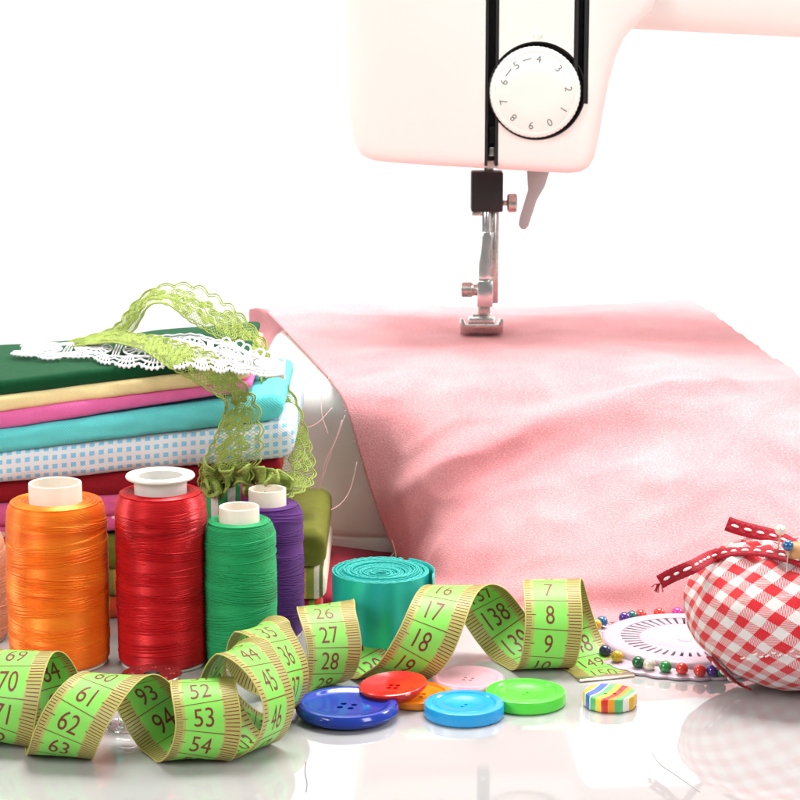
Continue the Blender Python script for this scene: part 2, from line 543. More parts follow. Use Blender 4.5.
for a_ in (345, 306):
    th = R(-a_); t_ = np.array((math.cos(th), math.sin(th))); r_ = np.array((-math.sin(th), math.cos(th))) * rd * 0.745
    q = [r_ + t_ * sx * 0.2 + unit(r_) * sy * 0.022 for sx, sy in ((-1, -1), (1, -1), (1, 1), (-1, 1))]
    mb = MB(); mb.add([(dial_c[0] + a[0], YF - 0.506, dial_c[2] + a[1]) for a in q], [[0, 1, 2, 3]]); build(mb, 'dash', M['ink_grey'], dial, smooth=False)
# small round dot above the dial
c = PW(537, 35, YF)
mb = MB(); lathe(mb, [(0.22, -0.05), (0.2, 0.05), (0.1, 0.09), (0.01, 0.1)], n=20, axis=frame((c[0], YF, c[2]), (0, -1, 0)), cap1=True); build(mb, 'button_stud', M['dial'], mach)

# needle bar, clamp, presser foot (all on the needle line)
YN = 102.0
def nb(name, x0, x1, y0, y1, depth, mat, bw=0.06, Y=YN):
    a = PW(x0, y0, Y); b = PW(x1, y1, Y)
    m_ = MB(); box(m_, ((a[0] + b[0]) / 2, Y, (a[2] + b[2]) / 2), (b[0] - a[0], depth, a[2] - b[2]))
    return bevel(build(m_, name, M[mat], mach, smooth=False), bw)
def ncyl(name, x, y0, y1, r, mat, Y=YN, n=24):
    a = PW(x, y0, Y); b = PW(x, y1, Y)
    m_ = MB(); lathe(m_, [(r * 0.9, b[2]), (r, b[2] + 0.05), (r, a[2] - 0.05), (r * 0.9, a[2])], (a[0], Y), n, cap0=True, cap1=True)
    return build(m_, name, M[mat], mach, sharp=40)
nb('needle_clamp', 471, 502.5, 171, 211, 1.1, 'black', 0.08)
ncyl('needle_bar', 489, 140, 176, 0.22, 'steel')
nb('clamp_plate', 471.5, 482, 210.5, 215, 0.8, 'steel', 0.04)
ncyl('presser_bar', 494.3, 208, 303, 0.22, 'steel', YN + 0.15)
ncyl('needle_shank', 486.5, 208, 250, 0.21, 'bright_steel', YN - 0.25)
mb = MB()
loft(mb, [np.array([PW(x + sx, y, YN - 0.3 + sy) for sx, sy in ((-w, -0.18), (w, -0.18), (w, 0.18), (-w, 0.18))]) for x, y, w in ((487, 232, 4.2), (487, 240, 5), (485.5, 252, 4.6), (484.5, 262, 5.6), (484, 275, 5.8), (484, 283, 5.5))], True, True, True)
bevel(build(mb, 'shank', M['bright_steel'], mach, smooth=False, fix=True), 0.04)
nb('foot_holder', 477, 492.5, 280, 306, 0.75, 'bright_steel', 0.05, YN - 0.35)
nb('foot_pivot', 478, 490, 304, 316, 0.4, 'steel', 0.05, YN - 0.2)
def side_screw(name, x0, x1, y, r, mat, kn=0.0, Y=YN):
    a = PW(x0, y, Y); b = PW(x1, y, Y); L = b[0] - a[0]
    m_ = MB(); lathe(m_, [(r * 0.82, 0), (r, 0.06), (r, L - 0.06), (r * 0.82, L)], n=20, axis=frame(a, (1, 0, 0), (0, 0, 1)), cap0=True, cap1=True)
    return build(m_, name, M[mat], mach, sharp=35)
side_screw('clamp_screw_stem', 501, 509, 203, 0.13, 'steel')
side_screw('clamp_screw', 507, 517, 203, 0.44, 'steel')
side_screw('thumb_screw', 461, 473, 289.5, 0.36, 'steel', Y=YN - 0.35)
side_screw('thumb_screw_stem', 472, 478, 290, 0.28, 'steel', Y=YN - 0.35)
# presser foot: sled with turned-up toes
zf = 7.87
fp = []
xl, xr = PX(460, YN, zf), PX(502, YN, zf)
mb = MB()
rings = []
for yy, lift in ((YN - 1.25, 0.42), (YN - 1.0, 0.2), (YN - 0.7, 0.06), (YN, 0.0), (YN + 0.9, 0.0), (YN + 1.2, 0.1)):
    th = 0.14
    rings.append(np.array([(x, yy, zf + lift + u + zz) for x, u, zz in ((xl, 0, 0.42), (xl, 0, 0), (xr, 0, 0), (xr, 0, 0.42), (xr - 0.16, 0, 0.42), (xr - 0.24, 0, th), (xl + 0.24, 0, th), (xl + 0.16, 0, 0.42))]))
loft(mb, rings, True, True, True)
bevel(build(mb, 'presser_foot', M['steel'], mach, smooth=False, fix=True), 0.03)
nb('foot_bridge', 468, 495, 317, 324, 0.5, 'bright_steel', 0.06, YN - 0.5)
nb('foot_cross_pin', 472, 492, 313.5, 317.5, 0.2, 'steel', 0.05, YN - 0.3)
ncyl('needle', 486, 300, 330, 0.045, 'bright_steel', YN + 0.25, 10)
# presser lever behind the clamp
lp = [(526, 158), (553, 160), (545, 186), (537, 200), (532, 215), (528.5, 226), (525, 229.5), (521, 229), (518.5, 225), (519.5, 218), (524, 203), (528, 190)]
mb = MB()
ls = [np.array([PW(x, y, 104 + d) for x, y in lp]) for d in (-0.3, 0.3)]
loft(mb, ls, True, True, True)
bevel(build(mb, 'presser_lever', M['lever'], mach, smooth=False, fix=True), 0.05)

# ------------------------------------------------------------------ pink fabric over the machine bed
ZT = 7.72
G_ = lambda x, y: PG(x, y, ZT)
rows = [
    [G_(264, 309), G_(350, 303.5), G_(460, 306), G_(560, 306), G_(640, 303), G_(692, 300)],
    [G_(300, 346), G_(372, 333), G_(480, 334), G_(590, 328), G_(680, 330), G_(746, 339)],
    [PW(330, 381, 91.6), PW(410, 372, 92.3), PW(515, 370, 92.6), PW(640, 362, 93.4), PW(735, 368, 93), PW(801, 377, 91.6)],
    [PW(346, 408, 89.55), PW(425, 410, 89.4), PW(522, 408, 89.8), PW(655, 402, 90), PW(760, 405, 90), PW(845, 415, 90)],
    [PW(370, 487, 89.25), PW(435, 475, 88.0), PW(530, 468, 87.8), PW(660, 465, 87.2), PW(775, 470, 87), PW(890, 480, 88)],
    [PW(392, 545, 89.0), PW(445, 548, 86.2), PW(535, 552, 84.6), PW(655, 560, 83.6), PW(780, 565, 83.5), PW(920, 560, 85)],
    [PG(412, 577, 0.07), PG(448, 596, 0.07), PG(535, 613, 0.07), PG(640, 614, 0.07), PG(770, 612, 0.07), PG(930, 605, 0.07)],
    [PG(420, 592, 0.06), PG(447, 608, 0.06), PG(530, 634, 0.06), PG(618, 622, 0.06), PG(760, 620, 0.06), PG(935, 612, 0.06)],
]
fab_root = thing('pink_fabric', 'pink velvety fabric draped over the sewing machine bed under the presser foot', 'fabric', (4, 90, 0))
NU, NV = 150, 190
A = np.array(rows)                                     # rows x cols x 3
tmp = np.stack([catmull(A[:, j], NV) for j in range(A.shape[1])], 1)
GR = np.stack([catmull(tmp[i], NU) for i in range(NV)], 0)   # NV x NU x 3
du = np.gradient(GR, axis=1); dv = np.gradient(GR, axis=0)
Nn = np.cross(du, dv); Nn /= np.maximum(np.linalg.norm(Nn, axis=2, keepdims=True), 1e-9)
if Nn[30, 60][2] < 0: Nn = -Nn
# folds: soft ridges in sheet coordinates
U, V_ = np.meshgrid(np.linspace(0, 1, NU), np.linspace(0, 1, NV))
def ridge(u0, v0, u1, v1, w, amp):
    d = np.array((u1 - u0, v1 - v0)); L = np.hypot(*d); d /= L
    s_ = (U - u0) * d[0] + (V_ - v0) * d[1]; q = (U - u0) * -d[1] + (V_ - v0) * d[0]
    along = np.exp(-np.maximum(0, np.maximum(-s_, s_ - L)) ** 2 / 0.01)
    return amp * along * np.exp(-(q / w) ** 2)
D = ridge(0.06, 0.62, 0.60, 0.41, 0.035, 0.42) - ridge(0.05, 0.70, 0.62, 0.51, 0.055, 0.30)
D += ridge(0.40, 0.20, 0.44, 0.36, 0.02, 0.12) + ridge(0.30, 0.24, 0.12, 0.40, 0.025, 0.14) + ridge(0.55, 0.2, 0.72, 0.33, 0.025, 0.14) - ridge(0.33, 0.13, 0.10, 0.16, 0.02, 0.12)
D += ridge(0.2, 0.85, 0.5, 0.78, 0.04, 0.3) + ridge(0.62, 0.6, 0.9, 0.66, 0.04, 0.3)
D += ridge(0.75, 0.50, 0.66, 0.80, 0.05, 0.30) + ridge(0.45, 0.62, 0.42, 0.9, 0.07, 0.25) + ridge(0.9, 0.55, 0.95, 0.9, 0.05, 0.35)
D += ridge(0.10, 0.08, 0.38, 0.12, 0.025, 0.16) + ridge(0.50, 0.10, 0.9, 0.05, 0.03, 0.14) + ridge(0.05, 0.2, 0.5, 0.26, 0.03, 0.10)
for i in range(NV):
    for j in range(NU):
        p = Vector((GR[i, j] * 0.35).tolist())
        q_ = Vector((p.x * 0.9 + p.y * 0.5, p.y * 2.1 - p.x * 0.7, p.z)); D[i, j] += 0.20 * (0.5 - abs(noise.noise(q_))) ** 2 * 2 + 0.12 * noise.noise(p) + 0.06 * noise.noise(p * 3.1) * (1 - V_[i, j] * 0.6)
fade = np.clip((1 - V_) / 0.08, 0, 1) * np.clip(V_ / 0.03, 0.5, 1)
foot_d = np.hypot(GR[:, :, 0] - PX(481, YN, zf), GR[:, :, 1] - YN)
fade = fade * np.clip((foot_d - 0.8) / 2.2, 0, 1)
D = D * fade * np.clip((U - 0.01) / 0.12, 0, 1)
GR = GR + Nn * D[:, :, None]
GR[:, :, 2] = np.maximum(GR[:, :, 2], 0.06)
# stay outside the bed
onbed = (GR[:, :, 1] > BY0 - 0.05) & (GR[:, :, 1] < 109.5)
zbed = np.interp(GR[:, :, 1] - BY0, (-0.05, 0.0, 0.08, 0.3, 0.6, 1.0, 1.5), (6.3, 6.45, 6.85, 7.2, 7.43, 7.55, 7.60)) + 0.02
GR[:, :, 2] = np.where(onbed, np.maximum(GR[:, :, 2], zbed), GR[:, :, 2])
for _ in range(2):
    GR[1:-1, 1:-1] = (GR[1:-1, 1:-1] * 2 + GR[:-2, 1:-1] + GR[2:, 1:-1] + GR[1:-1, :-2] + GR[1:-1, 2:]) / 6
GR[:, :, 2] = np.where(onbed, np.maximum(GR[:, :, 2], zbed - 0.01), GR[:, :, 2])
def sheet(mb, G, th=0.05):
    nv, nu = G.shape[:2]
    du = np.gradient(G, axis=1); dv = np.gradient(G, axis=0)
    N = np.cross(du, dv); N /= np.maximum(np.linalg.norm(N, axis=2, keepdims=True), 1e-9)
    top = (G + N * th / 2).reshape(-1, 3); bot = (G - N * th / 2).reshape(-1, 3)
    i = np.arange(nv - 1)[:, None] * nu + np.arange(nu - 1)[None]
    f = np.stack([i, i + 1, i + nu + 1, i + nu], -1).reshape(-1, 4)
    g = f[:, ::-1] + nv * nu
    rim = list(range(nu)) + [k * nu + nu - 1 for k in range(1, nv)] + [(nv - 1) * nu + k for k in range(nu - 2, -1, -1)] + [k * nu for k in range(nv - 2, 0, -1)]
    ed = [[rim[k], rim[k - 1], rim[k - 1] + nv * nu, rim[k] + nv * nu] for k in range(len(rim))]
    Lu = np.cumsum(np.r_[0, np.linalg.norm(np.diff(G[nv // 2], axis=0), axis=1)])
    Lv = np.cumsum(np.r_[0, np.linalg.norm(np.diff(G[:, nu // 2], axis=0), axis=1)])
    uv = np.stack(np.meshgrid(Lu, Lv), -1).reshape(-1, 2) + 0.01
    mb.add(np.vstack([top, bot]), f.tolist() + g.tolist() + ed, np.vstack([uv, uv]))
t = NT('pink_velvet')
t.set(Roughness=0.62, Sheen_Weight=0.12, Sheen_Roughness=0.35, Specular_IOR_Level=0.12)
co = t.coords(); uv = t.coords('UV')
n1 = t.noise(co, 28, 5, 0.65); n2 = t.noise(t.scale(uv, (11, 19, 9)), 1.0, 3, 0.7); n3 = t.noise(t.scale(uv, (5.5, 8, 6)), 3.0, 2, 0.6)
base = t.ramp(n1, [(0.30, (0.76, 0.28, 0.31)), (0.5, (0.80, 0.33, 0.355)), (0.70, (0.84, 0.39, 0.41))])
fl = t.math('MULTIPLY', t.math('GREATER_THAN', n2, 0.56), 0.38)
base = t.mix(fl, base, (0.93, 0.66, 0.64))  # sparkle of the pile painted into the colour as pale flecks
base = t.mix(t.math('MULTIPLY', t.math('LESS_THAN', n2, 0.43), 0.35), base, (0.62, 0.20, 0.22))
t.l(base, t.b.inputs['Base Color'])
t.bump(t.math('ADD', n2, t.math('MULTIPLY', n3, 0.7)), 0.8, 0.0008)
t.l(t.math('MULTIPLY_ADD', n3, 0.35, 0.40), t.b.inputs['Roughness'])
M['pink'] = t.m
mb = MB(); sheet(mb, GR[:, ::-1] if Nn[30, 60][2] > 0 and np.cross(du[30, 60], dv[30, 60])[2] < 0 else GR)
build(mb, 'drape', M['pink'], fab_root)
# the flap that hangs off the left end of the bed
fl_rows = [
    [PG(249, 309, ZT), PG(256, 307.5, ZT + .1), PG(268, 309.5, ZT + 0.06)],
    [PW(249, 330, 110.3), PW(266, 332, 109.5), PW(284, 326, 107)],
    [PW(243, 362, 110), PW(262, 368, 108), PW(286, 342, 103.2)],
    [PW(238, 410, 109.5), PW(258, 420, 108), PW(272, 400, 105)],
]
A = np.array(fl_rows)
tmp = np.stack([catmull(A[:, j], 40) for j in range(3)], 1)
mb = MB(); sheet(mb, np.stack([catmull(tmp[i], 30) for i in range(40)], 0))
build(mb, 'hanging_flap', M['pink'], fab_root)
# frayed left edge and loose threads
edge = GR[:, 0]
mb = MB()
for k in range(80):
    i = int(rng.integers(25, NV - 14)); p0 = edge[i]
    L = rng.uniform(0.06, 0.22); d = unit((-1, -0.3 + rng.normal() * .4, rng.normal() * 0.5))
    tube(mb, [p0, p0 + d * L * .5 + (0, 0, -.02), p0 + d * L + (0, 0, -0.06)], 0.008, 3)
tag(build(mb, 'frayed_edge', M['pink_thread'], fab_root), None, None, kind='stuff')
lt = [
    ([(332, 408, 89.3), (316, 424, 89.0), (300, 426, 89), (288, 408, 89), (280, 385, 89.3)], 'pink_thread'),
    ([(345, 415, 89.2), (336, 440, 89.0), (325, 462, 88.9), (322, 479, 88.8)], 'pink_thread'),
    ([(342, 420, 89.2), (332, 450, 89), (320, 485, 88.8), (316, 496, 88.7)], 'pink_thread'),
    ([(357, 462, 89.1), (350, 490, 88.8), (338, 506, 88.4), (320, 513, 88), (304, 518, 87.5)], 'pink_thread'),
    ([(330, 375, 91.2), (322, 395, 90.6), (322, 415, 90), (328, 434, 89.6)], 'pink_thread'),
    ([(303, 380, 92.5), (301, 395, 92), (298, 412, 91), (296, 425, 90)], 'pink_thread'),
    ([(285, 363, 96), (312, 370, 95), (345, 374, 94.4), (392, 374, 94.2)], 'green_thread'),
    ([(285, 376, 94), (296, 383, 93), (310, 388, 92), (322, 386, 91.7)], 'green_thread'),
    ([(395, 552, 88.9), (388, 560, 88.5), (384, 570, 88.3)], 'pink_thread'),
    ([(392, 540, 88.9), (396, 556, 88.2), (394, 572, 88)], 'pink_thread'),
]
for pts, m_ in lt:
    P = catmull([PW(*q) for q in pts], 30)
    mb = MB(); tube(mb, P, 0.019, 5); build(mb, 'loose_thread', M[m_], fab_root)

# ------------------------------------------------------------------ stack of folded cloths
YL, YR = 81.5, 82.2
XL = -24.0
def gingham_blue(t, u, v):
    c = 0.345
    a = t.math('LESS_THAN', t.math('FRACT', t.math('MULTIPLY', u, 1 / c)), 0.56)
    b = t.math('LESS_THAN', t.math('FRACT', t.math('MULTIPLY', v, 1 / c)), 0.52)
    return t.mix(t.math('MULTIPLY', a, b), (0.80, 0.80, 0.82), (0.26, 0.60, 0.84))
def stripes(t, u, v):
    f = t.math('FRACT', t.math('MULTIPLY', u, 1 / 2.1))
    return t.ramp(f, [(0, (0.72, 0.66, 0.50)), (0.09, (0.10, 0.13, 0.03)), (0.16, (0.70, 0.66, 0.52)), (0.24, (0.16, 0.22, 0.05)), (0.36, (0.60, 0.17, 0.03)), (0.50, (0.16, 0.30, 0.06)), (0.60, (0.75, 0.70, 0.58)), (0.70, (0.66, 0.42, 0.06)), (0.86, (0.30, 0.34, 0.05))], 'CONSTANT')
def redgreen(t, u, v):
    f = t.math('FRACT', t.math('MULTIPLY', u, 1 / 1.3))
    return t.ramp(f, [(0, (0.55, 0.02, 0.04)), (0.45, (0.25, 0.35, 0.06)), (0.62, (0.55, 0.06, 0.02)), (0.8, (0.6, 0.1, 0.15))], 'CONSTANT')
def pinkspots(t, u, v):
    nd = t.n('ShaderNodeTexVoronoi'); nd.inputs['Scale'].default_value = 2.4
    cb = t.n('ShaderNodeCombineXYZ'); t.l(u, cb.inputs[0]); t.l(v, cb.inputs[1]); t.l(cb.outputs[0], nd.inputs['Vector'])
    return t.mix(t.math('LESS_THAN', nd.outputs[0], 0.28), (0.62, 0.10, 0.26), (0.80, 0.55, 0.62))
def greencheck(t, u, v):
    return t.mix(t.math('LESS_THAN', t.math('FRACT', t.math('MULTIPLY', u, 1.4)), 0.5), (0.75, 0.75, 0.7), (0.05, 0.4, 0.14))

def yz(y, Y):
    return PW(0, y, Y)[2]
layers = [
    # name, label, material, left top/bottom px, right px, right top/bottom px, depth
    ('folded_cloth', 'dark green felt cloth on top of the folded fabric stack', cloth_mat('green_felt', (0.004, 0.085, 0.028), 1.0, 12000, 0.08, 0.35, bstr=0.5), 381, 397, 246, 355, 367, 8.3),
    ('folded_cloth', 'yellow folded cloth right under the dark green felt', cloth_mat('yellow_cotton', (0.92, 0.75, 0.38)), 397, 412.5, 249, 367, 381, 8.4),
    ('folded_cloth', 'bright pink folded cloth between the yellow and the turquoise cloths', cloth_mat('pink_cotton', (0.80, 0.16, 0.42)), 412.5, 430.5, 251, 381, 391.5, 8.4),
    ('folded_cloth', 'turquoise folded cloth lying above the blue checked one', cloth_mat('turquoise_cotton', (0.13, 0.66, 0.66)), 430.5, 453.5, 283, 393, 419.5, 8.2),
    ('folded_cloth', 'white folded cloth with small light blue checks', cloth_mat('blue_check_cotton', (1, 1, 1), colfn=gingham_blue), 453.5, 485, 294, 419.5, 459, 8.8),
    ('folded_cloth', 'dark red folded cloth beneath the blue checked cloth', cloth_mat('dark_red_cotton', (0.26, 0.006, 0.014)), 485, 508, 280, 460, 486, 8.3),
    ('folded_cloth', 'plain hot pink folded cloth showing between the orange and red spools', cloth_mat('hot_pink_cotton', (0.66, 0.10, 0.26)), 508, 530, 262, 486, 505, 8.3),
    ('folded_cloth', 'pink folded cloth with pale print, thin, above the olive satin', cloth_mat('pink_print_cotton', (1, 1, 1), colfn=pinkspots), 530, 545, 258, 505, 519, 8.4),
    ('folded_cloth', 'olive green satin folded cloth behind the purple spool', cloth_mat('olive_satin', (0.15, 0.16, 0.012), 0.6, 12000, 0.05, 0.3), 545, 573, 326, 529, 570, 7.4),
    ('folded_cloth', 'striped folded cloth in orange, green and white near the stack bottom', cloth_mat('striped_cotton', (1, 1, 1), colfn=stripes), 573, 598, 326, 570, 604, 8.0),
    ('folded_cloth', 'red and green folded cloth at the bottom of the stack', cloth_mat('red_green_cotton', (1, 1, 1), colfn=redgreen), 598, 619.5, 322, 604, 617.5, 8.6),
]
STACK_TOP = None
for li, (nm, label, mt, lt_, lb_, rpx, rt_, rb_, dep) in enumerate(layers):
    zlt, zlb, zrt, zrb = yz(lt_, YL), yz(lb_, YL), yz(rt_, YR), yz(rb_, YR)
    if li == len(layers) - 1: zlb = zrb = 0.02
    xr_ = PX(rpx, YR, (zrt + zrb) / 2)
    xl0 = PX(0, YL, zlt)
    NX = 90; NCs = 44
    rings, uvs = [], []
    seed = li * 7.3
    jut = [0.25, 0.1, 0.15, 0.0, 0.05, 0.5, 0.35, 0.4, 0.1, 0.15, 0.2][li]
    for i in range(NX):
        t_ = i / (NX - 1)
        t_ = 1 - (1 - t_) ** 2.0
        x = XL + (xr_ - XL) * t_
        k = (x - xl0) / (xr_ - xl0)
        zt, zb = zlt + (zrt - zlt) * k, zlb + (zrb - zlb) * k
        if k < 0: zt, zb = zlt + (zrt - zlt) * k * .4, zlb + (zrb - zlb) * k * .4
        zb = max(zb, 0.02); zt = max(zt, zb + 0.25)
        wob = lambda f_, a_, o_: a_ * noise.noise(Vector((x * f_, o_, seed)))
        zm, hh = (zt + zb) / 2, (zt - zb) / 2 + 0.012
        yf = YL + (YR - YL) * max(0, k) + jut + wob(0.25, 0.22, 1.0) + wob(1.2, 0.05, 3.0)
        yb = yf + dep + wob(0.3, 0.5, 5.0)
        # end rounding
        e = (xr_ - x) / 0.55
        sc_ = math.sqrt(max(0.0, 1 - (1 - min(1, e)) ** 2)) if e < 1 else 1.0
        sc_ = 0.30 + 0.70 * sc_
        hh *= sc_
        ring = []
        for j in range(NCs):
            a_ = 2 * math.pi * j / NCs
            ca, sa = math.cos(a_), math.sin(a_)
            # stadium: rounded front (a=pi) and back
            yy = (yf + hh * 0.9 + (1 - sc_) * 0.3) if ca < 0 else (yb - hh)
            yy += math.copysign(abs(ca) ** 0.75, ca) * hh * (0.9 if ca < 0 else 1.0)
            zz = zm + math.copysign(abs(sa) ** 0.85, sa) * hh
            zz += 0.03 * noise.noise(Vector((x * 0.7, yy * 1.4, seed + zm * 2)))
            if ca < 0: yy += 0.06 * noise.noise(Vector((x * 0.8, zz * 3.0, seed + 4)))
            if li == 0 and sa > 0: zz += 0.05 * noise.noise(Vector((x * 0.35, yy * 0.3, 9.1)))
            ring.append((x, yy, max(zz, 0.01)))
        ring = np.array(ring)
        seg = np.linalg.norm(np.diff(ring, axis=0), axis=1)
        arc = np.r_[0, np.cumsum(seg)]
        arc = arc - arc[NCs // 2] + 40
        rings.append(ring); uvs.append(np.stack([np.full(NCs, x + 60), arc], 1))
    mb = MB(); loft(mb, rings, True, True, True, np.vstack(uvs))
    o = build(mb, nm, mt, origin=((XL + xr_) / 2, YR + 4, zlb))
    tag(o, label, 'fabric', 'folded fabrics in the stack')

# small green checked scrap showing behind the green spool
mb = MB()
A = np.array([[PW(205, 478, 81.6), PW(222, 480, 81.2), PW(240, 484, 81.5)], [PW(205, 500, 81.4), PW(222, 503, 80.9), PW(240, 505, 81.3)], [PW(206, 535, 81.5), PW(222, 538, 81.2), PW(240, 538, 81.4)]])
tmp = np.stack([catmull(A[:, j], 14) for j in range(3)], 1)
sheet(mb, np.stack([catmull(tmp[i], 14) for i in range(14)], 0))
tag(build(mb, 'cloth_scrap', cloth_mat('green_check', (1, 1, 1), colfn=greencheck), origin=PW(222, 520, 81.3)), 'small green and white cloth scrap behind the green spool', 'fabric')

# maroon cloth lying flat between stack and machine
A = np.array([[PG(296, 548, 0.3), PG(345, 541, 0.25), PG(408, 552, 0.06)], [PG(300, 566, 0.75), PG(345, 563, 0.5), PG(415, 572, 0.07)], [PG(305, 590, 0.7), PG(350, 590, 0.45), PG(418, 588, 0.08)], [PG(310, 606, 0.1), PG(352, 604, 0.1), PG(415, 598, 0.08)]])
tmp = np.stack([catmull(A[:, j], 30) for j in range(3)], 1)
mb = MB(); sheet(mb, np.stack([catmull(tmp[i], 30) for i in range(30)], 0), 0.08)
tag(build(mb, 'cloth_piece', cloth_mat('maroon_cotton', (0.30, 0.015, 0.035)), origin=PG(350, 585, 0)), 'maroon cloth piece lying flat behind the teal ribbon roll', 'fabric')

# ------------------------------------------------------------------ lace
def ribbon_surface(pairs, n=160, seedf=None):
    A_ = catmull([PW(*p[:3]) for p in pairs], n); B_ = catmull([PW(*p[3:]) for p in pairs], n)
    C_ = (A_ + B_) / 2
    L_ = np.r_[0, np.cumsum(np.linalg.norm(np.diff(C_, axis=0), axis=1))]
    def f(u, v):
        u = np.clip(np.asarray(u, float), 0, L_[-1]); v = np.asarray(v, float)
        a = np.stack([np.interp(u, L_, A_[:, k]) for k in range(3)], -1)
        b = np.stack([np.interp(u, L_, B_[:, k]) for k in range(3)], -1)
        p = a + (b - a) * v[..., None]
        p[..., 1] += 0.06 * np.sin(u * 3.1 + v * 4)
        return p
    w = np.linalg.norm(B_ - A_, axis=1).mean()
    return f, L_[-1], w
def lace_band(mb, pairs, net=True, w_cord=0.031, flower=2.1):
    f, L, w = ribbon_surface(pairs)
    u = np.linspace(0, L, int(L / 0.06))
    tube(mb, f(u, np.full(len(u), 0.03) + 0.015 * np.sin(u * 14)), w_cord * 1.1, 5)
    tube(mb, f(u, np.full(len(u), 0.09) + 0.015 * np.sin(u * 14 + 2)), w_cord * 0.8, 5)
    tube(mb, f(u, 0.88 + 0.12 * np.abs(np.sin(math.pi * u / 0.62))), w_cord * 1.15, 5)
    tube(mb, f(u, 0.82 + 0.11 * np.abs(np.sin(math.pi * u / 0.62))), w_cord * 0.8, 5)
    if net:
        sp = 0.14
        for d in (-1, 1):
            for u0 in np.arange(-w, L + w, sp):
                v = np.linspace(0.05, 0.9, 9)
                uu = u0 + d * (v - 0.5) * w * 0.75
                ok = (uu > 0) & (uu < L)
                if ok.sum() > 2:
                    tube(mb, f(uu[ok], v[ok]), 0.0135, 3)
    th = np.linspace(0, 2 * math.pi, 12, endpoint=False)
    for k, uc in enumerate(np.arange(flower * 0.5, L, flower)):
        vc = 0.5 + 0.06 * math.sin(k * 2.1)
        R0 = min(0.30 * w, 0.55)
        for q in range(6):
            a = q * math.pi / 3 + k
            for sz in (0.25, 0.17, 0.09):
                cu, cv = uc + math.cos(a) * R0 * 0.75, vc + math.sin(a) * R0 * 0.75 / w
                tube(mb, f(cu + np.cos(th) * sz * (1.0), cv + np.sin(th) * sz / w), 0.029, 4, True)
        tube(mb, f(uc + np.cos(th) * 0.13, vc + np.sin(th) * 0.13 / w), 0.04, 4, True)
        # leaves / sprigs between flowers
        for sgn in (-1, 1):
            for q in range(3):
                cu = uc + flower * 0.5 + (q - 1) * 0.26; cv = vc + sgn * (0.10 + 0.10 * (q % 2))
                for sz in (0.14, 0.07):
                    tube(mb, f(cu + np.cos(th) * sz * 1.2 + np.sin(th) * 0.05 * sgn, cv + np.sin(th) * sz / w), 0.036, 4, True)
        s_ = np.linspace(0, flower, 14)
        tube(mb, f(uc + s_, vc + 0.16 * np.sin(s_ / flower * 2 * math.pi)), 0.034, 4)

lace = thing('lime_lace', 'lime green floral lace trim looping over the fabric stack', 'lace', (PX(230, 82, 6), 82, 9.2))
# the band standing up as an arch
mb = MB()
lace_band(mb, [(80, 346, 86.5, 68, 341, 87.2), (108, 340, 86.0, 104, 331, 87.0), (132, 333, 85.5, 118, 322, 87), (150, 306, 85.3, 133, 303, 87), (168, 306, 85, 158, 285, 87), (190, 322, 85, 196, 284, 87), (215, 338, 85, 228, 302, 87), (242, 352, 85, 250, 322, 87), (256, 368, 84.8, 266, 342, 86.8), (262, 384, 84.6, 272, 366, 86.5)], True)
build(mb, 'arched_band', M['lime_lace'], lace)
# the band that falls over the front
mb = MB()
lace_band(mb, [(70, 347, 86.5, 84, 340, 87.2), (110, 343, 84.9, 116, 334, 86.0), (142, 350, 82.6, 154, 335, 84.2), (164, 365, 80.4, 188, 344, 82.4), (190, 380, 80.1, 218, 354, 80.9), (212, 393, 80.1, 232, 368, 80.5), (224, 402, 80.1, 246, 384, 80.4), (222, 416, 80.8, 258, 402, 81.0), (212, 440, 80.6, 264, 432, 80.9), (200, 466, 80.5, 262, 456, 80.8), (196, 486, 80.7, 252, 480, 80.7)], True)
build(mb, 'front_band', M['lime_lace'], lace)
# the band hanging behind the cloth ends
mb = MB()
lace_band(mb, [(254, 366, 85.5, 272, 362, 86), (262, 384, 85.5, 286, 382, 86), (276, 404, 85.5, 300, 406, 86), (282, 432, 85.2, 310, 440, 85.6), (280, 460, 84.6, 316, 468, 85), (276, 480, 84, 312, 486, 84), (262, 492, 83, 290, 498, 83)], True)
build(mb, 'hanging_band', M['lime_lace'], lace)
# crumpled end
mb = MB()
pr = []
for k in range(22):
    t_ = k / 21
    x = 198 + 92 * t_
    pr.append((x + 5 * math.sin(k * 1.9), 462 + 14 * t_ + 7 * math.sin(k * 2.2), 80.6 + 0.9 * math.sin(k * 1.7) * 0.7 + 0.6 * t_, x + 9 * math.sin(k * 1.3 + 1), 490 + 8 * math.cos(k * 1.7), 80.7 + 0.7 * math.cos(k * 2.4) + 0.6 * t_))
lace_band(mb, pr, True, 0.05, 1.3)
build(mb, 'crumpled_end', M['lime_lace'], lace)

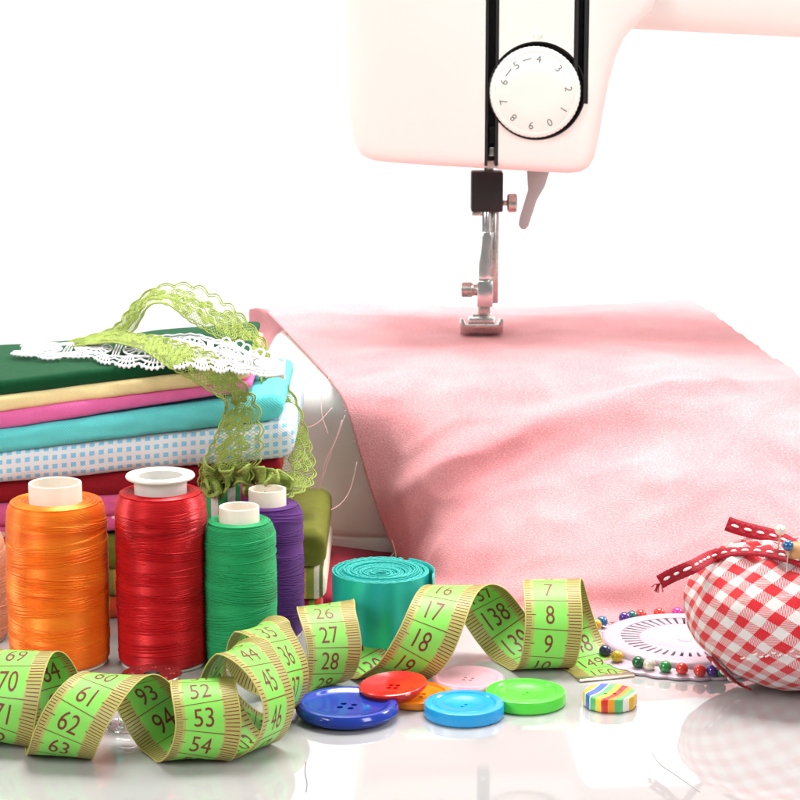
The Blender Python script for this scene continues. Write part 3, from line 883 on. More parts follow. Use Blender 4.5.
wl = thing('crochet_lace', 'white crocheted lace edging lying on the dark green felt', 'lace', (PX(150, 86, 9.4), 86, 9.4))
def on_top(x, y, z=9.85):
    p = PG(x, y, z); return p
def wl_surface():
    fr = [(10, 356), (45, 359), (85, 359), (112, 365), (140, 369), (178, 368), (215, 371), (250, 375), (284, 377)]
    bk = [(22, 346.5), (58, 344), (92, 342), (122, 340), (152, 337), (183, 334), (215, 339), (248, 352), (284, 364)]
    zz = [9.50 + 0.0036 * x_ for x_, _ in fr]; zz[-1] = 10.0; zz[-2] = 10.25
    A_ = catmull([PG(x, y, z - 0.04) for (x, y), z in zip(fr, zz)], 200)
    B_ = catmull([PG(x, y, z + (0.25 if i > 4 else 0.06)) for i, ((x, y), z) in enumerate(zip(bk, zz))], 200)
    L_ = np.r_[0, np.cumsum(np.linalg.norm(np.diff((A_ + B_) / 2, axis=0), axis=1))]
    def f(u, v):
        u = np.clip(np.asarray(u, float), 0, L_[-1]); v = np.asarray(v, float)
        a = np.stack([np.interp(u, L_, A_[:, k]) for k in range(3)], -1)
        b = np.stack([np.interp(u, L_, B_[:, k]) for k in range(3)], -1)
        p = a + (b - a) * v[..., None]
        p[..., 2] += 0.03 * np.sin(u * 2.3) + 0.05
        return p
    return f, L_[-1]
f, L = wl_surface()
mb = MB()
rc = 0.042
th = np.linspace(0, 2 * math.pi, 16, endpoint=False)
u = np.linspace(0, L, 240)
per = 1.25
sc_u = np.abs(np.sin(math.pi * u / per))
tube(mb, f(u, 0.10 - 0.11 * sc_u), rc * 1.25, 5)
tube(mb, f(u, 0.24 - 0.10 * sc_u), rc, 5)
for vb in (0.30, 0.86, 0.95):
    tube(mb, f(u, vb + 0.012 * np.sin(u * 9)), rc * 1.2, 5)
for uc in np.arange(per / 2, L, per):                    # scallop ribs and picots
    for dq in (-0.42, -0.21, 0.0, 0.21, 0.42):
        e_ = 0.10 - 0.11 * abs(math.sin(math.pi * (uc + dq) / per))
        tube(mb, f([uc + dq * 0.5, uc + dq], [0.30, e_]), rc * 0.9, 4)
        tube(mb, f([uc + dq, uc + dq * 1.08], [e_, e_ - 0.04]), rc * 1.5, 5)
for uc in np.arange(1.2, L, 2.5):                        # wheel motifs
    for q in range(14):
        a = q * math.pi / 7
        tube(mb, f(uc + math.cos(a) * np.array((0.16, 0.95)), 0.58 + math.sin(a) * np.array((0.04, 0.26))), rc, 4)
    for s1, s2 in ((0.95, 0.26), (0.45, 0.125), (0.16, 0.04)):
        tube(mb, f(uc + np.cos(th) * s1, 0.58 + np.sin(th) * s2), rc * 1.1, 5, True)
    for dq in (1.1, 1.25, 1.4):
        tube(mb, f([uc + dq, uc + dq], [0.30, 0.86]), rc * 0.9, 4)
build(mb, 'edging', M['white_lace'], wl)
# gathered end: bundle of cords
mb = MB()
for k in range(15):
    a = rng.uniform(-1, 1); b = rng.uniform(-1, 1)
    pts = [(176 + 6 * b, 346 + 11 * a, 83.4 - 1.2 * a), (205, 352 + 8 * a + 2 * b, 82.6 - 1.0 * a), (235, 359 + 7 * a, 81.9 - 0.6 * a + 0.2 * b), (262, 365 + 6 * a + 2 * b, 81.8 + 0.25 * a), (283 + 3 * b, 371 + 7 * a, 81.8)]
    P = catmull([PW(*q) for q in pts], 40)
    P[:, 2] += 0.025 * np.sin(np.arange(40) * 1.6 + k)
    tube(mb, P, 0.05, 5)
for k in range(9):                                        # loops of the gathered edge
    c = PW(226 + k * 6.8, 342 + k * 2.6 + 3 * math.sin(k * 2), 82.3)
    tube(mb, c + np.stack([np.cos(th) * 0.17, np.sin(th) * 0.1, np.sin(th) * 0.15], 1), 0.04, 4, True)
build(mb, 'gathered_end', M['white_lace'], wl)

# ------------------------------------------------------------------ thread spools
def helix(mb, c, rf, z0, z1, pitch, r, off=0.0, ph=0.0, seg=52, sides=5, strands=1, gap=0.06):
    turns = abs(z1 - z0) / pitch
    n = max(8, int(turns * seg))
    t_ = np.linspace(0, 1, n)
    a = ph + t_ * turns * 2 * math.pi
    for s_ in range(strands):
        z = z0 + (z1 - z0) * t_ + s_ * gap
        env = np.clip(np.minimum(t_, 1 - t_) * turns * 5, 0, 1) if off > 0 else 1.0
        rad = np.interp(z, rf[0], rf[1]) + off * env - (1 - env) * 0.05
        a = a + (0.55 * math.sin(s_ * 2.3) if s_ else 0)
        ca, sa = np.cos(a), np.sin(a)
        P = np.stack([c[0] + rad * ca, c[1] + rad * sa, z], 1)
        n1 = np.stack([ca, sa, np.zeros(n)], 1); n2 = np.array((0, 0, 1.0))[None]
        b = np.linspace(0, 2 * math.pi, sides, endpoint=False)
        V = P[:, None] + r * (n1[:, None] * np.cos(b)[None, :, None] + n2[:, None] * np.sin(b)[None, :, None])
        i = np.arange(n - 1)[:, None]; j = np.arange(sides)[None]; j2 = (j + 1) % sides
        fc = np.stack([i * sides + j, i * sides + j2, (i + 1) * sides + j2, (i + 1) * sides + j], -1).reshape(-1, 4)
        mb.add(V.reshape(-1, 3), fc)

def spool(name, label, px, Yc, r, zt, mat, cap_r, cap_z, flange=None, fuzzy=0, capmat='cap', n_cross=30):
    cx = PX(px, Yc, zt * 0.6)
    root = thing(name, label, 'thread spool', (cx, Yc, 0), 'thread spools')
    c = (cx, Yc)
    z0 = 0.12
    prof_z = np.array([z0, z0 + 0.15, 1.0, zt * 0.5, zt - 0.8, zt - 0.35, zt - 0.14, zt - 0.04, zt])
    prof_r = np.array([r - 0.10, r - 0.02, r, r, r - 0.01, r - 0.03, r - 0.09, r - 0.19, r - 0.32])
    rf = (prof_z, prof_r - 0.03 + 0.012 * np.sin(prof_z * 3))
    mb = MB()
    core = [(cap_r + 0.02, z0)] + [(b - 0.045, a) for a, b in zip(prof_z, prof_r)] + [(cap_r + 0.25, zt - 0.0), (cap_r - 0.02, zt - 0.06)]
    lathe(mb, core, c, 64)
    tr = 0.0205
    helix(mb, c, rf, z0 + 0.02, zt - 0.02, 0.036, tr, seg=44)
    for k in range(n_cross):                              # crossing wraps in bundles
        za = rng.uniform(z0 + 0.1, zt - 0.9); dz = rng.uniform(0.35, 1.6); up = rng.random() < 0.5
        zb = min(zt - 0.3, za + dz)
        a_, b_ = (za, zb) if up else (zb, za)
        helix(mb, c, rf, a_, b_, rng.uniform(0.4, 1.5), tr, 0.012 + 0.022 * rng.random(), rng.uniform(0, 6.28), 56, 4, int(rng.integers(1, 10)), rng.uniform(0.036, 0.05))
    # spiral over the top shoulder
    n = 700
    t_ = np.linspace(0, 1, n); a = t_ * 2 * math.pi * 11
    rad = (r - 0.2) + (cap_r + 0.05 - (r - 0.2)) * t_
    zz = zt - 0.03 + 0.05 * np.sin(t_ * math.pi) + 0.015 * np.sin(a * 0.37)
    tube(mb, np.stack([cx + rad * np.cos(a), Yc + rad * np.sin(a), zz], 1), 0.036, 5)
    build(mb, 'thread', mat, root, sharp=60)
    if fuzzy:
        mb = MB()
        for k in range(fuzzy):
            a = rng.uniform(0, 6.283); z = rng.uniform(0.2, zt - 0.02)
            rr = np.interp(z, prof_z, prof_r)
            d = np.array((math.cos(a), math.sin(a), 0)); tt = np.array((-math.sin(a), math.cos(a), 0))
            p0 = np.array((cx, Yc, z)) + d * (rr - 0.02)
            q = rng.normal(size=2); L_ = rng.uniform(0.04, 0.16)
            tube(mb, [p0, p0 + d * 0.04 + tt * q[0] * L_ * .5 + (0, 0, q[1] * L_ * .4), p0 + d * rng.uniform(0.02, 0.09) + tt * q[0] * L_ + (0, 0, q[1] * L_)], 0.0045, 3)
        tag(build(mb, 'fuzz', mat, root), None, None, kind='stuff')
    mb = MB()
    ci = cap_r - 0.09
    if flange:
        lathe(mb, [(cap_r - .02, 0.02), (cap_r, 0.1), (cap_r, cap_z - 0.16), (cap_r + 0.04, cap_z - 0.14), (flange, cap_z - 0.12), (flange + 0.03, cap_z - 0.06), (flange, cap_z), (cap_r - 0.02, cap_z + 0.01), (ci - 0.05, cap_z - 0.05), (ci - 0.08, cap_z - 0.6), (ci - 0.08, 0.1)], c, 56)
    else:
        lathe(mb, [(cap_r - .02, 0.02), (cap_r, 0.1), (cap_r, cap_z - 0.04), (cap_r - 0.015, cap_z), (cap_r - 0.05, cap_z + 0.01), (ci, cap_z - 0.02), (ci - 0.02, cap_z - 0.5), (ci - 0.02, 0.1)], c, 56)
    lathe(mb, [(r - 0.25, 0.01), (r - 0.12, 0.03), (r - 0.12, 0.1), (cap_r, 0.12)], c, 56)
    build(mb, 'tube', M[capmat], root, sharp=45, fix=False)
    return root
spool('thread_spool', 'orange silky thread spool with plain cream tube end', 57.5, 76.7, 1.80, 5.95, M['orange'], 0.94, 6.62)
spool('thread_spool', 'red silky thread spool with grey flanged tube end', 162, 76.7, 1.64, 6.28, M['red'], 0.93, 6.92, flange=1.2, capmat='cap_grey')
spool('thread_spool', 'green cotton thread spool standing in front of the purple spool', 240, 76.6, 1.29, 5.25, M['green'], 0.72, 5.78, fuzzy=420)
spool('thread_spool', 'purple cotton thread spool behind the green spool', 268, 80.0, 1.32, 5.02, M['purple'], 0.70, 5.62, fuzzy=420)
spool('thread_spool', 'peach thread spool cut off beside the orange spool', -30, 79.5, 1.34, 4.05, M['peach'], 0.7, 4.5)

# ------------------------------------------------------------------ teal satin ribbon roll
rx, ry, rr0 = PX(381, 78.2, 2), 78.2, 1.86
roll = thing('ribbon_roll', 'teal satin ribbon wound in a roll standing on its edge', 'ribbon roll', (rx, ry, 0))
t = NT('teal_satin')
t.set(Roughness=0.36, Specular_IOR_Level=0.6, Metallic=0.45)
co = t.coords()
a1 = t.noise(t.scale(co, (500, 500, 25)), 1.0, 3); a2 = t.noise(co, 35, 3)
t.l(t.mix(a2, (0.016, 0.46, 0.43), (0.026, 0.56, 0.53)), t.b.inputs['Base Color'])
t.bump(t.math('ADD', a1, t.math('MULTIPLY', t.noise(co, 2500, 2), 0.5)), 0.03, 0.0002)
M['teal'] = t.m
t = plain('teal_selvedge', (0.015, 0.36, 0.32), 0.6, 0.3, 900, 0.3)
M['teal_edge'] = t
turns = 27
n = turns * 90
tt = np.linspace(0, 1, n)
aa = tt * turns * 2 * math.pi + 1.1
sq = 1 + 0.0 * tt
rad = rr0 - 0.06 - (rr0 - 0.30) * tt ** 1.0
rad = rad + 0.006 * np.sin(aa * 0.73)
ht = 2.95 + 0.035 * np.sin(aa * 0.41 + 1) + 0.03 * np.sin(aa * 0.17) - 0.10 * tt + 0.10 * np.exp(-((tt - 0.35) / 0.12) ** 2)
mb = MB()
X_, Y_ = rx + rad * np.cos(aa), ry + rad * np.sin(aa)
th_ = 0.046
X2, Y2 = rx + (rad - th_) * np.cos(aa), ry + (rad - th_) * np.sin(aa)
loft(mb, [np.array([(X_[i], Y_[i], 0.03), (X_[i], Y_[i], ht[i] * 0.5), (X_[i], Y_[i], ht[i]), (X2[i], Y2[i], ht[i]), (X2[i], Y2[i], 0.03)]) for i in range(n)], True)
build(mb, 'winding', M['teal'], roll, sharp=50)
mb = MB()
wv = ht + 0.012 * np.sin(np.arange(n) * 2.1)
tube(mb, np.stack([rx + (rad - th_ / 2) * np.cos(aa), ry + (rad - th_ / 2) * np.sin(aa), wv], 1), 0.030 + 0.010 * np.sin(np.arange(n) * 2.6), 5)
build(mb, 'selvedge', M['teal_edge'], roll)
# outer tail of the ribbon lapping over
a = np.linspace(1.0, -0.35, 40)
mb = MB()
lift = 0.05 + 0.10 * np.linspace(0, 1, 40) ** 2
r_ = rr0 - 0.03 + lift
sheet(mb, np.stack([np.stack([rx + r_ * np.cos(a), ry + r_ * np.sin(a), np.full(40, z)], 1) for z in np.linspace(0.04, 3.03, 12)], 0), 0.03)
build(mb, 'ribbon_end', M['teal'], roll)

# ------------------------------------------------------------------ measuring tape
# turn angle (0 top, 90 front, 180 bottom, 270 back), pixel column, coil centre distance, radius, yaw, centimetre mark
keys = [
    (178, 607, 74.7, 1.5, 0, 0.0), (186, 592, 75.8, 1.5, 0, 1.3), (262, 564, 76.5, 1.5, 0, 3.6),
    (360, 552, 76.5, 1.5, 4, 5.9), (450, 553, 76.3, 1.5, 4, 8.2), (540, 536, 76.0, 1.5, 0, 10.4),
    (632, 488, 76.4, 1.5, -6, 12.8), (716, 453, 75.6, 1.5, -6, 15.2), (810, 424, 75.2, 1.5, -4, 17.6),
    (900, 378, 75.0, 1.45, 0, 20.1), (985, 332, 75.6, 1.35, 10, 22.5), (1080, 326, 74.6, 1.3, 22, 25.0),
    (1170, 334, 74.3, 1.3, 25, 27.3), (1260, 312, 73.4, 1.3, 42, 29.5), (1350, 246, 72.0, 1.42, 64, 31.7),
    (1440, 262, 70.8, 1.52, 70, 34.0), (1530, 297, 70.2, 1.55, 70, 36.3), (1620, 266, 69.5, 1.54, 71, 38.5),
    (1710, 214, 68.7, 1.58, 71, 40.7), (1800, 243, 67.8, 1.62, 70, 43.0), (1890, 279, 67.3, 1.62, 66, 45.3),
    (1980, 244, 67.5, 1.5, 48, 47.3), (2070, 206, 67.6, 1.25, 20, 49.0), (2160, 203, 66.8, 1.22, 6, 51.0),
    (2250, 208, 66.8, 1.22, 2, 53.0), (2340, 188, 66.7, 1.22, 0, 55.0), (2430, 148, 67.0, 1.25, -4, 57.2),
    (2520, 112, 67.0, 1.28, -6, 59.4), (2610, 70, 66.9, 1.28, -8, 61.7), (2700, 58, 67.2, 1.3, -6, 63.9),
    (2790, 52, 68.2, 1.35, -8, 66.0), (2880, 24, 68.8, 1.4, -10, 68.2), (2970, 6, 68.4, 1.4, -14, 70.4),
    (3060, -8, 68.2, 1.35, -14, 72.6), (3150, -35, 68.5, 1.35, -10, 74.8), (3240, -62, 68.5, 1.35, -8, 77.1),
    (3330, -80, 68.3, 1.35, -8, 79.3),
]
K = []
for a_, px_, yc, r_, psi, s_ in keys:
    fy = -math.cos(R(psi)); Yp = yc + r_ * fy * math.sin(R(a_)); zp = r_ + 0.05 + r_ * math.cos(R(a_))
    K.append((a_, PX(px_, Yp, zp), yc, r_, psi, s_))
K = np.array(K, float)
ND = 3600
dense = catmull(K, ND)
dense[:, 0] = mono(K[:, :1], ND)[:, 0]; dense[:, 5] = mono(K[:, 5:6], ND)[:, 0]
an, psi = np.radians(dense[:, 0]), np.radians(dense[:, 4])
TP = np.stack([dense[:, 1], dense[:, 2] - dense[:, 3] * np.cos(psi) * np.sin(an), dense[:, 3] * (1 + np.cos(an)) + 0.05], 1)
TN = np.stack([np.sin(psi) * np.sin(an), -np.cos(psi) * np.sin(an), np.cos(an)], 1)
TT = np.gradient(TP, axis=0); TT /= np.linalg.norm(TT, axis=1, keepdims=True)
TW = np.cross(TN, TT); TW /= np.linalg.norm(TW, axis=1, keepdims=True)
k_ = np.ones(61) / 61                                     # ease the twist
pad = np.vstack([np.repeat(TW[:1], 30, 0), TW, np.repeat(TW[-1:], 30, 0)])
TW = np.stack([np.convolve(pad[:, c], k_, 'valid') for c in range(3)], 1)
TW -= TT * np.sum(TW * TT, 1, keepdims=True); TW /= np.linalg.norm(TW, axis=1, keepdims=True)
TO = np.cross(TT, TW)
TS = dense[:, 5]
# keep the whole band above the table
low = np.minimum((TP - TW)[:, 2], (TP + TW)[:, 2])
lift = np.maximum(0, 0.03 - low)
k2 = np.ones(121) / 121
liftp = np.pad(lift, 60, mode='edge')
TP[:, 2] += np.maximum(lift, np.convolve(liftp, k2, 'valid'))
ARC = np.r_[0, np.cumsum(np.linalg.norm(np.diff(TP, axis=0), axis=1))]
for k in range(0, len(keys) - 4, 4):
    i0, i1 = int(k / (len(keys) - 1) * (ND - 1)), int((k + 4) / (len(keys) - 1) * (ND - 1))
    print('tape loop', k, 'marks %.1f' % (TS[i1] - TS[i0]), 'arc %.1f' % (ARC[i1] - ARC[i0]))
TWID = 1.0                                                # half width
def tape_pt(s, v, off):
    s = np.asarray(s, float)
    g = lambda Q: np.stack([np.interp(s, TS, Q[:, c]) for c in range(3)], -1)
    return g(TP) + g(TW) * np.asarray(v, float)[..., None] + g(TO) * off
tape = thing('measuring_tape', 'green measuring tape with khaki borders curling along the front of the table', 'measuring tape', TP[1200] * (1, 1, 0))
t = NT('tape_print')
t.set(Roughness=0.42, Specular_IOR_Level=0.4)
uv = t.coords('UV'); sep = t.n('ShaderNodeSeparateXYZ'); t.l(uv, sep.inputs[0])
col = t.ramp(sep.outputs[0], [(0.0, (0.36, 0.32, 0.085)), (0.02, (0.42, 0.39, 0.115)), (0.155, (0.22, 0.67, 0.10)), (0.74, (0.42, 0.39, 0.115)), (0.982, (0.36, 0.32, 0.085))], 'CONSTANT')
wv = t.noise(t.scale(uv, (60, 60, 60)), 1.0, 3, 0.6)
hx = t.math('MULTIPLY', t.math('SINE', t.math('MULTIPLY', sep.outputs[0], 260.0)), t.math('SINE', t.math('MULTIPLY', sep.outputs[1], 130.0)))
col = t.mix(t.math('MULTIPLY', wv, 0.22), col, (0.28, 0.46, 0.05))
t.l(col, t.b.inputs['Base Color'])
t.bump(t.math('ADD', hx, wv), 0.15, 0.0001)
t.set(Transmission_Weight=0.0)
M['tape'] = t.m
M['tape_ink'] = plain('dark_red_ink', (0.17, 0.022, 0.012), 0.5, 0.2, 200)
nW = 9
vv = np.linspace(-TWID, TWID, nW)
step = 3
idx = np.arange(0, ND, step)
mb = MB()
half = 0.014
rows_o = np.stack([TP[idx] + TW[idx] * v + TO[idx] * half for v in vv], 1)
rows_i = np.stack([TP[idx] + TW[idx] * v - TO[idx] * half for v in vv], 1)
m = len(idx)
fid = np.arange(m - 1)[:, None] * nW + np.arange(nW - 1)[None]
fo = np.stack([fid, fid + nW, fid + nW + 1, fid + 1], -1).reshape(-1, 4)
uu = (vv + 1) / 2
uv_o = np.stack([np.tile(uu, m), np.repeat(TS[idx], nW)], 1)
uv_i = np.stack([np.tile(0.875 - uu * 0.0 - 0.0 + 0 * uu, m), np.repeat(TS[idx], nW)], 1)
# printed side out; the other face has its wide border on the other edge
uv_i = np.stack([np.tile(1 - uu, m), np.repeat(TS[idx], nW)], 1)
mb.add(rows_o.reshape(-1, 3), fo, uv_o)
mb.add(rows_i.reshape(-1, 3), fo[:, ::-1], uv_i)
build(mb, 'band', M['tape'], tape)
# bound edges
mb = MB()
for sg in (-1, 1):
    tube(mb, TP[::4] + TW[::4] * sg * TWID, 0.024, 5)
build(mb, 'edge_binding', plain('khaki_binding', (0.50, 0.42, 0.12), 0.6, 0.15, 400), tape)
# millimetre ticks and centimetre rules
OFF = half + 0.004
mb = MB()
smax = TS[-1] - 0.2
def quad(s0, s1, v0, v1, off):
    p = tape_pt(np.array((s0, s0, s1, s1)), np.array((v0, v1, v1, v0)), off)
    mb.add(p, [[0, 1, 2, 3]])
for mm in range(3, int(smax * 10)):
    s = mm / 10
    five, ten = mm % 5 == 0, mm % 10 == 0
    for side in (1, -1):                                  # outer, inner
        off = OFF * side; sg = side
        wd = 0.013
        quad(s - wd, s + wd, sg * 0.97, sg * (0.53 if not five else 0.46), off)
        quad(s - wd, s + wd, sg * -0.97, sg * (-0.78 if not five else -0.62), off)
        if ten:
            quad(s - 0.015, s + 0.015, sg * -0.68, sg * 0.50, off)
build(mb, 'scale_ticks', M['tape_ink'], tape, smooth=False)
for nmb in range(1, int(smax)):
    for side in (1, -1):
        txt = str(nmb if side == 1 else 150 - nmb + 1)
        V, Fc = glyph(txt)
        wmax = V[:, 0].max() * 2
        hs = 0.92
        ws = min(0.70, 0.92 / wmax)
        sc_ = nmb - 0.5
        vc = (-0.125) * side
        p = tape_pt(sc_ - side * V[:, 1] * hs, vc + V[:, 0] * ws, OFF * side)
        mb = MB(); mb.add(p, Fc); build(mb, 'numeral', M['tape_ink'], tape, smooth=False)
# metal tip
mb = MB()
for k, (s0, s1) in enumerate(((-0.0, 0.0),)):
    c0 = tape_pt(np.array([0.0]), np.array([0.0]), 0)[0]
    w_ = TW[0]; d_ = -TT[0]
    prof_ = [(-0.32, 0.045), (0.02, 0.05), (0.07, 0.02), (0.07, -0.02), (0.02, -0.05), (-0.32, -0.045)]
    rr_ = []
    for v in (-1.04, 1.04):
        rr_.append(np.array([c0 + w_ * v + d_ * a + TO[0] * b for a, b in prof_]))
    loft(mb, rr_, True, True, True)
bevel(build(mb, 'metal_tip', M['brass_tip'], tape, smooth=False, fix=True), 0.01)

# ------------------------------------------------------------------ buttons
def button(label, px, py, rpx, mat, h=0.42, style='rim', holes=4, z=0.0, tilt=(0, 0), hole_r=0.10, spread=0.23):
    c = PG(px, py, z + h * 0.7)
    sc_ = F / (c[1] * CP + (H - z) * SP)
    r = rpx / sc_
    if style == 'rim':
        pf = [(r * 0.55, 0.0), (r * 0.80, 0.02), (r * 0.95, h * 0.30), (r, h * 0.55), (r * 0.985, h * 0.80), (r * 0.94, h * 0.97), (r * 0.88, h), (r * 0.82, h * 0.95), (r * 0.78, h * 0.84), (r * 0.70, h * 0.76), (r * 0.4, h * 0.70), (0.02, h * 0.70)]
    elif style == 'flat':
        pf = [(r * 0.9, 0.0), (r * 0.97, 0.02), (r, 0.07), (r, h - 0.07), (r * 0.985, h - 0.02), (r * 0.95, h), (r * 0.80, h), (r * 0.77, h - 0.05), (r * 0.74, h - 0.06), (r * 0.70, h - 0.02), (r * 0.52, h - 0.02), (r * 0.47, h - 0.05), (r * 0.33, h - 0.12), (0.02, h - 0.13)]
    else:  # dished
        pf = [(r * 0.5, 0.0), (r * 0.8, 0.04), (r * 0.97, h * 0.6), (r, h * 0.8), (r * 0.98, h * 0.95), (r * 0.94, h), (r * 0.88, h * 0.95), (r * 0.6, h * 0.72), (r * 0.35, h * 0.66), (0.02, h * 0.66)]
    rot = Matrix.Rotation(R(tilt[0]), 3, 'X') @ Matrix.Rotation(R(tilt[1]), 3, 'Y')
    mb = MB(); lathe(mb, pf, (0, 0), 72, cap0=True, cap1=True)
    o = build(mb, 'button', mat)
    cs = []
    for k in range(holes):
        a = 2 * math.pi * (k + 0.3) / holes
        q = MB(); lathe(q, [(hole_r, -1), (hole_r, 1)], (spread * math.cos(a), spread * math.sin(a)), 16, cap0=True, cap1=True)
        cs.append(build(q, 'cutter', None, fix=True, smooth=False))
    if cs: cut(o, cs)
    if not o.data.materials: o.data.materials.append(mat)
    o.rotation_euler = rot.to_euler()
    o.location = Vector((c[0], c[1], z)) * S
    tag(o, label, 'button', 'sewing buttons')
    return o
def gloss(name, col, rough=0.16):
    t = NT(name)
    t.set(Base_Color=col, Roughness=rough, Coat_Weight=0.3, Coat_Roughness=0.05, Subsurface_Weight=0.08, Subsurface_Radius=(0.002, 0.002, 0.002))
    nz = t.noise(t.coords(), 90, 4)
    t.l(t.math('MULTIPLY_ADD', nz, 0.14, rough - 0.05), t.b.inputs['Roughness'])
    t.bump(t.noise(t.coords(), 200, 2), 0.04, 0.0003)
    return t.m
button('large royal blue button with raised rim and four holes', 347, 706, 52, gloss('blue_gloss', (0.012, 0.042, 0.36), 0.12), 0.55, 'rim', 4, spread=0.26, hole_r=0.11)
button('orange button lying half under the red button', 417, 694, 36, gloss('orange_gloss', (0.90, 0.25, 0.01), 0.22), 0.30, 'flat', 4)
button('glossy red four-hole button resting on the orange button', 394, 686, 34.5, gloss('red_gloss', (0.66, 0.012, 0.010), 0.15), 0.40, 'dish', 4, z=0.34, tilt=(3, -5), spread=0.17, hole_r=0.09)
button('pale pink button beside the tape, behind the sky blue button', 468, 679, 37, gloss('pink_gloss', (0.80, 0.42, 0.50), 0.25), 0.36, 'rim', 4, spread=0.18, hole_r=0.07)
button('sky blue button with a stepped flat face', 464, 706, 40, gloss('sky_gloss', (0.012, 0.34, 0.74), 0.26), 0.48, 'flat', 2, spread=0.12, hole_r=0.06)
button('lime green button with a stepped rim', 525.5, 694, 40, gloss('lime_gloss', (0.09, 0.72, 0.05), 0.28), 0.46, 'flat', 2, spread=0.12, hole_r=0.06)
# striped button, ten rounded sides
c = PG(610, 697, 0.3)
t = NT('rainbow_stripe')
t.set(Roughness=0.25, Coat_Weight=0.2)
sep = t.n('ShaderNodeSeparateXYZ'); t.l(t.coords(), sep.inputs[0])
q = t.math('ADD', t.math('MULTIPLY', sep.outputs[0], 52.0), t.math('MULTIPLY', sep.outputs[1], -30.0))
q = t.math('FRACT', t.math('ADD', q, 20.5))
WHT = (0.80, 0.78, 0.72)
col = t.ramp(q, [(0, (0.75, 0.42, 0.01)), (0.10, WHT), (0.13, (0.02, 0.13, 0.50)), (0.27, WHT), (0.30, (0.10, 0.50, 0.16)), (0.42, (0.85, 0.68, 0.05)), (0.55, (0.62, 0.03, 0.02)), (0.68, (0.80, 0.30, 0.02)), (0.80, (0.08, 0.45, 0.14)), (0.93, WHT)], 'CONSTANT')
t.l(col, t.b.inputs['Base Color'])
rb = 26.5 * (c[1] * CP + H * SP) / F
mb = MB()
a = np.linspace(0, 2 * math.pi, 80, endpoint=False)
rings = []
for fr, z in ((0.9, 0.0), (0.98, 0.04), (1.0, 0.1), (1.0, 0.44), (0.975, 0.485), (0.9, 0.50), (0.55, 0.45), (0.3, 0.42), (0.02, 0.42)):
    rr = rb * fr * (1 + 0.022 * np.cos(a * 10))
    rings.append(np.stack([c[0] + rr * np.cos(a), c[1] + rr * np.sin(a), np.full(80, z)], 1))
loft(mb, rings, True, True, True)
o = build(mb, 'button', t.m, origin=(c[0], c[1], 0))
cs = []
for sx in (-0.14, 0.14):
    q_ = MB(); lathe(q_, [(0.075, -1), (0.075, 1)], (c[0] + sx, c[1]), 14, cap0=True, cap1=True); cs.append(build(q_, 'cutter', None, fix=True, smooth=False))
cut(o, cs)
tag(o, 'small rainbow striped button in front of the tape end', 'button', 'sewing buttons')

# ------------------------------------------------------------------ pin wheel with bead-headed pins
wc = np.array((PX(687, 78.2, 0.3), 78.2, 0.0)); wr = 3.82
wheel = thing('pin_holder', 'round white plastic pin holder with scalloped rim and slots', 'pin holder', wc)
t = NT('milky_plastic'); t.set(Base_Color=(0.80, 0.72, 0.76), Roughness=0.3, Subsurface_Weight=0.3, Subsurface_Radius=(0.005, 0.004, 0.004))
nz = t.noise(t.coords(), 60, 3); t.l(t.mix(nz, (0.50, 0.39, 0.46), (0.56, 0.45, 0.52)), t.b.inputs['Base Color'])
M['milk'] = t.m
nA = 240
a = np.linspace(0, 2 * math.pi, nA, endpoint=False)
def wring(r_, z_, sc=0.0):
    rr = r_ + sc * np.abs(np.sin(a * 15))
    return np.stack([wc[0] + rr * np.cos(a), wc[1] + rr * np.sin(a), np.full(nA, z_)], 1)
mb = MB()
loft(mb, [wring(2.95, 0.03), wring(wr - 0.12, 0.03, 0.11), wring(wr - 0.1, 0.06, 0.11), wring(wr - 0.1, 0.12, 0.11), wring(wr - 0.16, 0.15, 0.11), wring(3.25, 0.18), wring(3.15, 0.24), wring(3.1, 0.40), wring(3.05, 0.46), wring(2.95, 0.48), wring(2.42, 0.48), wring(2.40, 0.30), wring(2.6, 0.28), wring(2.95, 0.28)])
build(mb, 'rim', M['milk'], wheel, sharp=40)
mb = MB()
loft(mb, [wring(1.75, 0.28), wring(1.78, 0.40), wring(1.74, 0.44), wring(1.45, 0.46), wring(1.35, 0.42), wring(1.25, 0.36), wring(0.35, 0.36), wring(0.3, 0.41), wring(0.05, 0.42)], True, False, True)
build(mb, 'hub', M['milk'], wheel, sharp=40)
for k in range(44):
    am = 2 * math.pi * k / 44; hw = 0.047
    pts = []
    for z_ in (0.30, 0.455):
        for r_, da in ((1.70, -hw), (2.46, -hw * 0.95), (2.46, hw * 0.95), (1.70, hw)):
            pts.append((wc[0] + r_ * math.cos(am + da), wc[1] + r_ * math.sin(am + da), z_))
    mb = MB(); mb.add(pts, [[3, 2, 1, 0], [4, 5, 6, 7], [0, 1, 5, 4], [1, 2, 6, 5], [2, 3, 7, 6], [3, 0, 4, 7]])
    build(mb, 'spoke', M['milk'], wheel, smooth=False)
mb = MB(); loft(mb, [wring(2.5, 0.10), wring(1.6, 0.10), wring(0.1, 0.10)], True, False, True)
build(mb, 'floor_disc', M['hole'], wheel)
bead_cols = {
    'navy': (0.02, 0.03, 0.10), 'yellow': (0.65, 0.38, 0.015), 'dark green': (0.005, 0.11, 0.04), 'pearl white': (0.80, 0.72, 0.58),
    'green': (0.02, 0.26, 0.05), 'red': (0.70, 0.04, 0.03), 'purple': (0.07, 0.02, 0.22), 'magenta': (0.75, 0.02, 0.28), 'teal': (0.005, 0.12, 0.12), 'blue': (0.008, 0.12, 0.30)}
BM = {}
